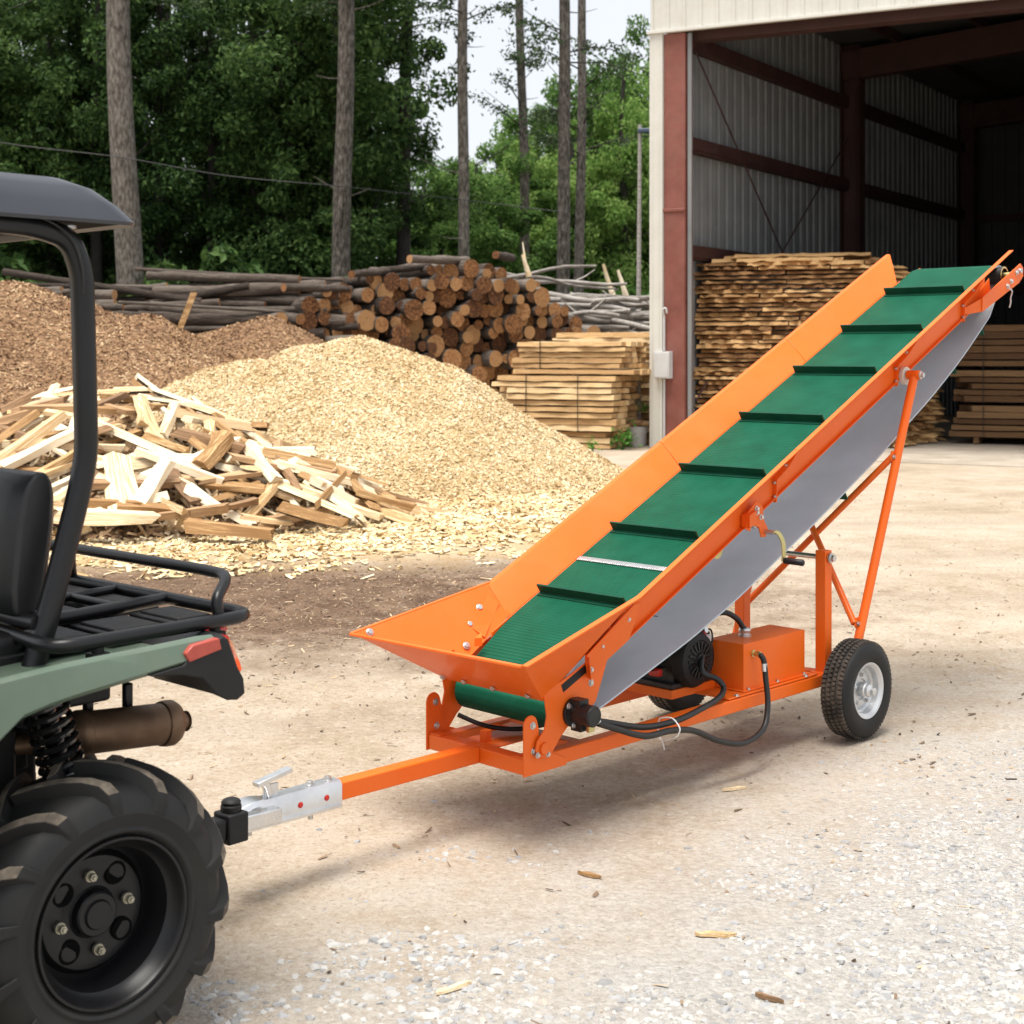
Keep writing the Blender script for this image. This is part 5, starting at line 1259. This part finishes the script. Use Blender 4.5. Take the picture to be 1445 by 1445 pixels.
# a few lying across the crest
for qv, L, dx in ((2.2,1.7,.9),(3.1,1.9,.9),(4.2,1.5,1.0),(1.2,1.6,.9),(.4,1.8,.9)):
    p = E0 + LE*(qv+.8) + UP*(toplim(qv)+.10) - LA*.3
    log(p, L, rl.uniform(.12,.18), LE*.8-LA*rl.uniform(-.1,.9), 'thin crooked log lying across the crest of the log pile', 'logs across the crest', 0, rl.uniform(-.03,.12))
# bark strip leaning on the side-on logs and small leafy sprout
mb = MB(); x, y = at(262,440,26.2); mb.loft([[Vector((x+dx-.05,y,z_)), Vector((x+dx+.07,y-.02,z_)), Vector((x+dx+.06,y+.04,z_)), Vector((x+dx-.05,y+.05,z_))] for dx, z_ in ((-.12,2.05),(.0,2.35),(.14,2.72))])
tag(mb.build('bark_strip', M['split'], None), 'pale torn strip of wood leaning on the long side-on logs', 'wood strip')

# grey weathered branches to the right of the log pile
def branch(p, d, L, r0, seed):
    r = random.Random(seed); mb = MB(); pts = []; rr_ = []
    s_ = UP.cross(d).normalized()
    for i in range(9):
        f = i/8-.5
        pts.append(p + d*f*L + s_*(.10*noise.noise(Vector((seed*1.7,f*2.2,0)))*L*.6) + UP*(.09*noise.noise(Vector((seed*1.7,f*2.4,5)))*L*.6)); rr_.append(r0*(1-.55*(f+.5))*(1+.12*noise.noise(Vector((seed,f*6,2)))))
    mb.tube(pts, rr_, 8)
    if r.random() < .6:
        i = r.randrange(2,6); q0 = pts[i]; dd = (d*r.choice((-1,1))+UP*r.uniform(.1,.8)+s_*r.uniform(-.5,.5)).normalized(); mb.tube([q0,q0+dd*.3,q0+dd*.55+UP*.05],[rr_[i]*.6,rr_[i]*.45,rr_[i]*.25],6)
    cc = Vector(p); mb.v = [tuple(Vector(v)-cc) for v in mb.v]
    o = mb.build('grey_branch', M['greybark'], None, 0, True, 60); o.location = cc; return o
rb = random.Random(21)
for k in range(92):
    f = rb.random(); x = .1+3.9*rb.random(); ztop = float(np.interp(x,[0,.8,1.7,2.6,3.4,4.5],[3.5,3.3,3.05,2.8,2.7,2.5])); z = ztop*(1-rb.random()**1.5*.85)
    y = 33.2 - (ztop-z)*.75 + rb.uniform(-.3,.3)
    d = Vector((1, rb.gauss(-.15,.25), rb.gauss(-.03,.10))).normalized()
    o = branch(Vector((x,y,z)), d, rb.uniform(1.8,3.6), rb.uniform(.05,.13), k+300)
    tag(o, ('upper' if z > 2.2 else 'middle' if z > 1.3 else 'lower')+' grey barkless branch in the tangled pile between the log pile and the barn', 'branch', 'grey branches in the tangled pile')
mb = MB()
rows = []
for x in np.linspace(-.3,4.8,14):
    zt = float(np.interp(x,[0,.8,1.7,2.6,3.4,4.5],[3.5,3.3,3.05,2.8,2.7,2.5]))-.25
    rows.append([Vector((x,32.2,0)),Vector((x,33.0,zt*.55)),Vector((x,33.6,zt)),Vector((x,35,zt*.9)),Vector((x,36,0))])
mb.sheet(rows); tag(mb.build('brush_core', M['greybark'], None), 'dense dark tangle of twigs inside the grey branch pile', 'brush')
# broken sticks standing out of the crest
for px, py, Y, h_, k in ((858,395,33.5,.45,1),(878,400,33.5,.4,2),(742,375,32.5,.3,3)):
    x, y = at(px,py,Y); o = branch(Vector((x,y,1.6+(500-py)/2050*Y)), Vector((-.3,.0,1)).normalized(), h_*1.7, .07, 700+k); o.data.materials[0] = M['split']
    tag(o, ('split pale stub sticking up from the branch pile nearest the log pile','forked pale stub sticking up from the middle of the branch pile','thin pale stub sticking up from the log pile crest')[k-1], 'broken branch')

# small things by the barn corner
x, y = at(900,620,25.2)
mb = MB(); mb.lathe([(0,0),(.145,0),(.165,.33),(.172,.335),(.172,.35),(.158,.35),(.140,.02),(0,.02)], (x,y,0), (0,0,1), 24); mb.tube(smooth_path([(x-.17,y,.32),(x-.12,y-.14,.25),(x+.12,y-.14,.24),(x+.17,y,.32)],5), .006, 6)
tag(mb.build('bucket', M['boxgrey'], None), 'pale grey bucket on the ground beside the barn corner', 'bucket')
x, y = at(897,600,25.2)
for k, (dx, s) in enumerate(((0,.16),(.14,.13))):
    mb = MB(); rows = []
    for i in range(5):
        a = i/4*math.pi; rows.append([Vector((x+dx+math.cos(t)*s*math.sin(a)*(1.1 if i else 1), y+math.sin(t)*s*.8*math.sin(a)-.05, .35+s*.42*(1-math.cos(a)))) for t in np.linspace(0,2*math.pi,10)[:-1]])
    mb.sheet(rows, 0, True); tag(mb.build('offcut', M['splitdark'], None), ('larger','smaller')[k]+' brown wood offcut lying in the pale bucket by the barn corner', 'wood offcut')
x, y = at(902,560,25.3); mb = MB(); mb.beam((x,y,0), (x-.03,y+.03,1.62), .05, .08); mb.beam((x-.02,y,1.58),(x+.5,y+.3,1.58),.04,.05)
tag(mb.build('wooden_post', M['greybark'], None, .004), 'thin weathered post standing between the lumber stack and barn corner', 'post')
def weed(px, py, Y, s, n, lab):
    x, y = at(px,py,Y); P = rng.normal(0,1,(n,3))*np.array([s*.5,s*.4,s*.45])+np.array([0,0,s*.8]); P[:,2] = np.abs(P[:,2])
    N = rng.normal(0,1,(n,3))+np.array([0,-.4,.9]); V, F = leaves(P, N, rng.uniform(.5,1.2,n)*s*.42)
    t = thing('weed', lab, 'weed', (x,y,max(0,1.6-(py-500)/2050*Y) if py < 620 else 0)); np_obj('leaves', V, F, M['weed'], t)
    mb = MB(); 
    for k in range(5): mb.tube([Vector((0,0,-.0)), Vector((rng.normal()*s*.2,rng.normal()*s*.2,s*.5)), Vector((rng.normal()*s*.4,rng.normal()*s*.3,s*1.1))], .006, 5)
    mb.build('stem', M['weed'], t)
weed(880,634,24.4,.22,90,'bright green weed growing at the foot of the lumber stack')
weed(836,640,24.0,.13,50,'low green weed on the ground in front of the lumber stack')
weed(909,582,25.1,.13,40,'green sprig hanging beside the post at the barn corner')
weed(935,640,24.0,.12,40,'low weed at the foot of the barn corner panel')
# loose slivers on the near gravel
def sliver_mesh(seed):
    r = random.Random(seed); mb = MB(); rows = []
    for f, w_ in ((-.5,.05),(-.38,.35),(-.1,.5),(.2,.42),(.4,.2),(.5,.03)):
        o_ = r.uniform(-.12,.12); rows.append([Vector((f,-w_*r.uniform(.7,1.1)+o_,-.3)), Vector((f,w_*r.uniform(.7,1.1)+o_,-.3)), Vector((f,w_*.7+o_,r.uniform(.2,.6))), Vector((f,-w_*.6+o_,r.uniform(.2,.6)))])
    mb.loft(rows); o = mb.build('wood_sliver', [M['split']], None, 0, True, 30); me = o.data; bpy.data.objects.remove(o); return me
for k, (px, py, L, w_, a, lab) in enumerate(((1010,1321,.115,.028,-.1,'pale wood sliver lying on the grey gravel'),(640,1397,.105,.020,.6,'pale wood sliver lying near the edge of the gravel, nearest the camera'),(1086,1409,.075,.022,-.5,'brown bark sliver lying on the grey gravel at the front'),(1036,1112,.10,.014,.3,'thin pale sliver lying on the dirt under the conveyor'),(832,1236,.085,.018,-.6,'pale wood sliver lying on the dirt in front of the conveyor'))):
    Y = 3280/(py-500); x, y = at(px,py,Y); me = sliver_mesh(k+3)
    if 'brown' in lab: me.materials[0] = M['splitdark']
    o = put('wood_sliver', me, (x,y,gz(x,y)+.007), a, (L,w_,.014)); tag(o, lab, 'wood sliver')
# ------------------------------------------------------------------ trees
def crown_mesh(name, mat_, R_, H_, nclump, nleaf, size, seed, hollow=.45, squash=.7):
    global rng
    g = np.random.default_rng(seed)
    d = g.normal(0,1,(nclump,3)); d /= np.linalg.norm(d,axis=1)[:,None]
    rad = (hollow+(1-hollow)*g.random(nclump)**.6)[:,None]
    C = d*rad*np.array([R_,R_,H_/2]); C[:,2] += H_*.5
    C *= np.stack([g.uniform(.8,1.15,nclump)]*2+[np.ones(nclump)],1)
    cr = g.uniform(.12,.30,nclump)*R_
    idx = g.integers(0,nclump,nleaf); v = g.normal(0,1,(nleaf,3)); v /= np.linalg.norm(v,axis=1)[:,None]
    v *= (g.random(nleaf)**.45)[:,None]; v[:,2] *= squash
    P = C[idx]+v*cr[idx][:,None]
    N = g.normal(0,.7,(nleaf,3))+np.array([0,0,.8])+v*.6
    V, F = leaves(P, N, size*g.uniform(.55,1.35,nleaf))
    me = bpy.data.meshes.new(name); me.from_pydata(V.tolist(), [], F.tolist()); me.materials.append(mat_); me.update(); return me
def trunk_mesh(name, mat_, h_, r0, r1, seed, lean=0, limbs=7, n=12, l0=.35, bare=False):
    r = random.Random(seed); mb = MB(); pts = []; rad = []; K = 14
    for i in range(K+1):
        f = i/K; pts.append(Vector((lean*f + .12*noise.noise(Vector((seed*3.1,f*3,0))), .12*noise.noise(Vector((seed*3.1,f*3,7))), -.3+(h_+.3)*f)))
        rad.append((r0+(r1-r0)*f)*(1+.35*math.exp(-f*22))*(1+.05*noise.noise(Vector((seed,f*9,2)))))
    mb.tube(pts, rad, n)
    for k in range(limbs):
        f = l0+(1-l0)*r.random(); i = min(K-1,int(f*K)); p = pts[i].lerp(pts[i+1], f*K-i); a = r.uniform(0,6.28); L = r.uniform(.8,2.2)*(h_/9)*(.4 if bare else 1)
        d = Vector((math.cos(a),math.sin(a),r.uniform(-.25 if bare else .2,.5 if bare else .9))).normalized(); rr_ = max(.012,(r0+(r1-r0)*f)*(.14 if bare else .42))
        mb.tube(smooth_path([p, p+d*L*.5+UP*.05*L, p+d*L+UP*(.18*L)],3), [rr_*(1-.75*j/6) for j in range(7)], 6)
    o = mb.build(name, mat_, None, 0, True, 70); me = o.data; bpy.data.objects.remove(o); return me
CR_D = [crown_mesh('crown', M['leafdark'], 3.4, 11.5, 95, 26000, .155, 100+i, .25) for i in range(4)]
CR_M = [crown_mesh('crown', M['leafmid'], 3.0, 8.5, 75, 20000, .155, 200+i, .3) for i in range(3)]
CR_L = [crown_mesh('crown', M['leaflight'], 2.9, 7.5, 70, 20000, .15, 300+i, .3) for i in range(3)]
TR_D = [trunk_mesh('trunk', M['darktrunk'], 14, .22, .06, 10+i, 0, 10) for i in range(3)]
SH = [crown_mesh('foliage', M['leafmid'], 1.5, 2.4, 30, 3600, .17, 400+i, .25) for i in range(3)]
SHD = [crown_mesh('foliage', M['leafdark'], 1.6, 2.6, 30, 3400, .19, 420+i, .25) for i in range(2)]
STEM = trunk_mesh('stem', M['darktrunk'], 1.2, .05, .02, 77, 0, 4, 6)
rt = random.Random(9)
def tree(px, Y, H_, crown, trunk, lab, grp, z0=2.5, sx=1., ch=11.5):
    x = (px-722.5)/2050*Y
    t = thing('tree', lab, 'tree', (x,Y,0), rt.uniform(0,6.28), grp)
    a = bpy.data.objects.new('trunk', trunk); COL.objects.link(a); a.parent = t; s = H_*.92/14; a.scale = (1.1,1.1,s)
    b = bpy.data.objects.new('crown', crown); COL.objects.link(b); b.parent = t; b.location = (0,0,z0); b.scale = (sx,sx,(H_-z0)/ch)
    return t
g1 = 'dark leafy trees of the wood'; g2 = 'mid green trees of the wood'; g3 = 'light green trees at the wood edge'
# dark wood on the left: three staggered rows
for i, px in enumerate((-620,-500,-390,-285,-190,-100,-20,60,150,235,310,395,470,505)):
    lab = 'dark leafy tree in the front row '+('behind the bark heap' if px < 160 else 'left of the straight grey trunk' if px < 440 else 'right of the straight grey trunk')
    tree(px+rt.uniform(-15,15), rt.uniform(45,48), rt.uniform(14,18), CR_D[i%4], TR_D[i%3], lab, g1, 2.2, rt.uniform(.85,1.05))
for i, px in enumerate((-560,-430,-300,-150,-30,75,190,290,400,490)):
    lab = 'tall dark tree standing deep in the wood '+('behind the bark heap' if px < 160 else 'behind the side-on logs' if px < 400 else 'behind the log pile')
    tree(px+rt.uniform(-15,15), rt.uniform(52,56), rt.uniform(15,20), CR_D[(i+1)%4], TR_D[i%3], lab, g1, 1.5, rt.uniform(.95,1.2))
for i, px in enumerate((-120,-10,80,180,260,330,410,480)):
    tree(px+rt.uniform(-15,15), rt.uniform(61,66), rt.uniform(12,15), CR_D[(i+2)%4], TR_D[i%3], 'farthest dark tree of the wood, seen only through gaps', g1, 1., rt.uniform(1.1,1.4))
# lighter wood on the right, lower, with sky over it
for i, (px, Y, H_) in enumerate(((620,54,8.6),(672,58,10.0),(705,52,8.3),(745,57,10.6),(775,60,11.6),(808,54,10.4),(842,58,12.8),(880,54,13.0),(915,58,14.2),(950,55,13.5),(1000,60,14))):
    lab = 'light green leafy tree at the far wood edge, '+('left of the thin pine trunks' if px < 640 else 'between the thin pine trunks' if px < 830 else 'beside the barn corner')
    tree(px, Y, H_, (CR_L if i%2 else CR_M)[i%3], TR_D[i%3], lab, g3, 1.2, rt.uniform(.8,1.0), 8.0)
for i, (px, Y, H_) in enumerate(((600,66,10.5),(650,68,11),(700,67,11.4),(760,70,14.0),(820,68,15),(890,70,17),(940,66,15.5))):
    tree(px, Y, H_, CR_M[i%3], TR_D[i%3], 'mid green tree in the second row beyond the thin pine trunks', g2, .8, rt.uniform(1.0,1.2), 8.5)
# undergrowth
for i in range(46):
    px = -120+1120*(i+rt.random()*.8)/46; Y = rt.uniform(38.5,44); dark = px < 560 and rt.random() < .6
    t = thing('shrub', ('dark' if dark else 'fresh green')+' shrub of the undergrowth '+('behind the bark heap' if px < 170 else 'behind the side-on logs' if px < 460 else 'behind the log pile' if px < 720 else 'behind the grey branch pile'), 'shrub', ((px-722.5)/2050*Y,Y,-.1), rt.uniform(0,6.28), 'undergrowth shrubs')
    s = rt.uniform(.8,1.35)
    for nm, me, sc in (('foliage', (SHD[i%2] if dark else SH[i%3]), (s*1.15,s*1.15,s*rt.uniform(.9,1.35))), ('stem', STEM, (1,1,1))):
        o = bpy.data.objects.new(nm, me); COL.objects.link(o); o.parent = t; o.scale = sc
# pines with bare trunks: (px at the foot, px at the frame top, depth, half width px, dark, label)
PN = [(181,168,40,17,0,'thickest grey pine trunk, rising behind the bark heap'),(481,487,41,12,0,'straight grey pine trunk rising behind the left end of the log pile'),(653,655,44,7.5,0,'slim pine trunk rising behind the middle of the log pile'),(741,733,52,6.5,0,'slim leaning pine trunk, second to the right of the log pile middle'),
      (794,796,44,8.5,0,'straight pine trunk nearest the grey branch pile'),(816,822,48,6.5,0,'pine trunk close beside and behind the one nearest the branch pile'),(363,362,47,8,1,'dark shaded trunk between the two thick grey pines'),(568,577,47,9,1,'dark forked trunk at the edge of the sky gap'),(232,236,50,6,1,'thin dark trunk deep in the wood beside the thickest pine')]
def tufts(h0, h1, n, reach, seed, side=None):
    g = np.random.default_rng(seed); P = []; mb = MB()
    for k in range(n):
        z = g.uniform(h0,h1); a = g.uniform(0,6.28) if side is None else g.normal(side,.9); L = reach*g.uniform(.4,1.1)
        d = Vector((math.cos(a),math.sin(a),g.uniform(-.15,.35))); p0 = Vector((0,0,z)); q_ = [p0, p0+d*L*.5+UP*.1, p0+d*L+UP*g.uniform(-.2,.2)]
        mb.tube(q_, [.03,.02,.008], 5)
        for j in range(9):
            cc = p0+d*L*g.uniform(.3,1.08); m_ = g.integers(8,22); P.append(np.array(cc)+g.normal(0,.17,(m_,3))*np.array([1,1,.6]))
    P = np.concatenate(P); V, F = leaves(P, g.normal(0,1,P.shape)+np.array([0,0,.6]), g.uniform(.07,.17,len(P))); return V, F, mb
def crown_obj(nm, V, F, mb, lm, t, dx):
    o_ = len(V); vv = [tuple(v) for v in V]+mb.v; ff = [tuple(int(i) for i in f) for f in F]+[tuple(i+o_ for i in f) for f in mb.f]
    me = bpy.data.meshes.new(nm); me.from_pydata([(p[0]+dx,p[1],p[2]) for p in vv], [], ff); me.materials.append(lm); me.materials.append(M['darktrunk'])
    me.polygons.foreach_set('material_index', [0]*len(F)+[1]*len(mb.f)); me.update()
    o = bpy.data.objects.new(nm, me); COL.objects.link(o); o.parent = t; return o
for i, (pf, pt, Y, hw, dk, lab) in enumerate(PN):
    x = (pf-722.5)/2050*Y; zt = 1.6+500/2050*Y; zf = 1.6+115/2050*Y; lean_m = (pt-pf)/2050*Y/(zt-zf)
    h_ = 19; r0 = hw/2050*Y*1.08
    t = thing('pine_tree', lab, 'pine tree', (x-lean_m*zf,Y,0), 0, None)
    a = bpy.data.objects.new('trunk', trunk_mesh('trunk', M['darktrunk'] if dk else M['trunk'], h_, r0*1.12, r0*.72, 500+i, lean_m*h_, 9, 14, .25, True)); COL.objects.link(a); a.parent = t
    lo = {2:10,3:9.5,4:8.5,5:8.0}.get(i, 11.5)
    V, F, mb = tufts(lo, 18.5, 13 if i in (2,3,4,5) else 16, 2.6 if i in (3,4,5) else 2.2, 900+i)
    crown_obj('crown', V, F, mb, M['leafpine'], t, lean_m*14)
    if i == 7:
        V, F, mb = tufts(8.0, 14, 26, 3.4, 950, 3.6); crown_obj('lower_crown', V, F, mb, M['leafdark'], t, 0)
# thin pale pole with a flat lamp by the barn
Y = 36; x = (903-722.5)/2050*Y
mb = MB(); mb.tube([(x-.06,Y,0),(x-.03,Y,3),(x,Y,7.3)], [.075,.06,.045], 10)
t = thing('lamp_pole', 'thin weathered pole with a flat blue-grey lamp head beside the barn corner', 'lamp pole'); mb.build('pole', M['greybark'], t)
mb = MB(); z = 1.6+(500-185)/2050*Y; mb.box((x+.16,Y-.05,z), (.42,.25,.10)); mb.beam((x-.02,Y,z+.02),(x+.1,Y-.04,z+.02),.05,.05); mb.build('lamp_head', mat('blue_grey_enamel',[(.05,.075,.12),(.07,.10,.15)],5,.4), t, .02)
# sagging wire through the edge of the wood
def wp(px,py,Y): return Vector(((px-722.5)/2050*Y, Y, 1.6+(500-py)/2050*Y))
mb = MB(); mb.tube(smooth_path([wp(-160,165,39.6),wp(0,201,39.6),wp(170,222,39.6),wp(320,248,40),wp(480,263,40.5),wp(660,283,43.4),wp(800,300,43.4)],6), .014, 6)
tag(mb.build('overhead_wire', M['wire'], None), 'thin dark wire sagging between the trunks at the edge of the wood', 'wire')
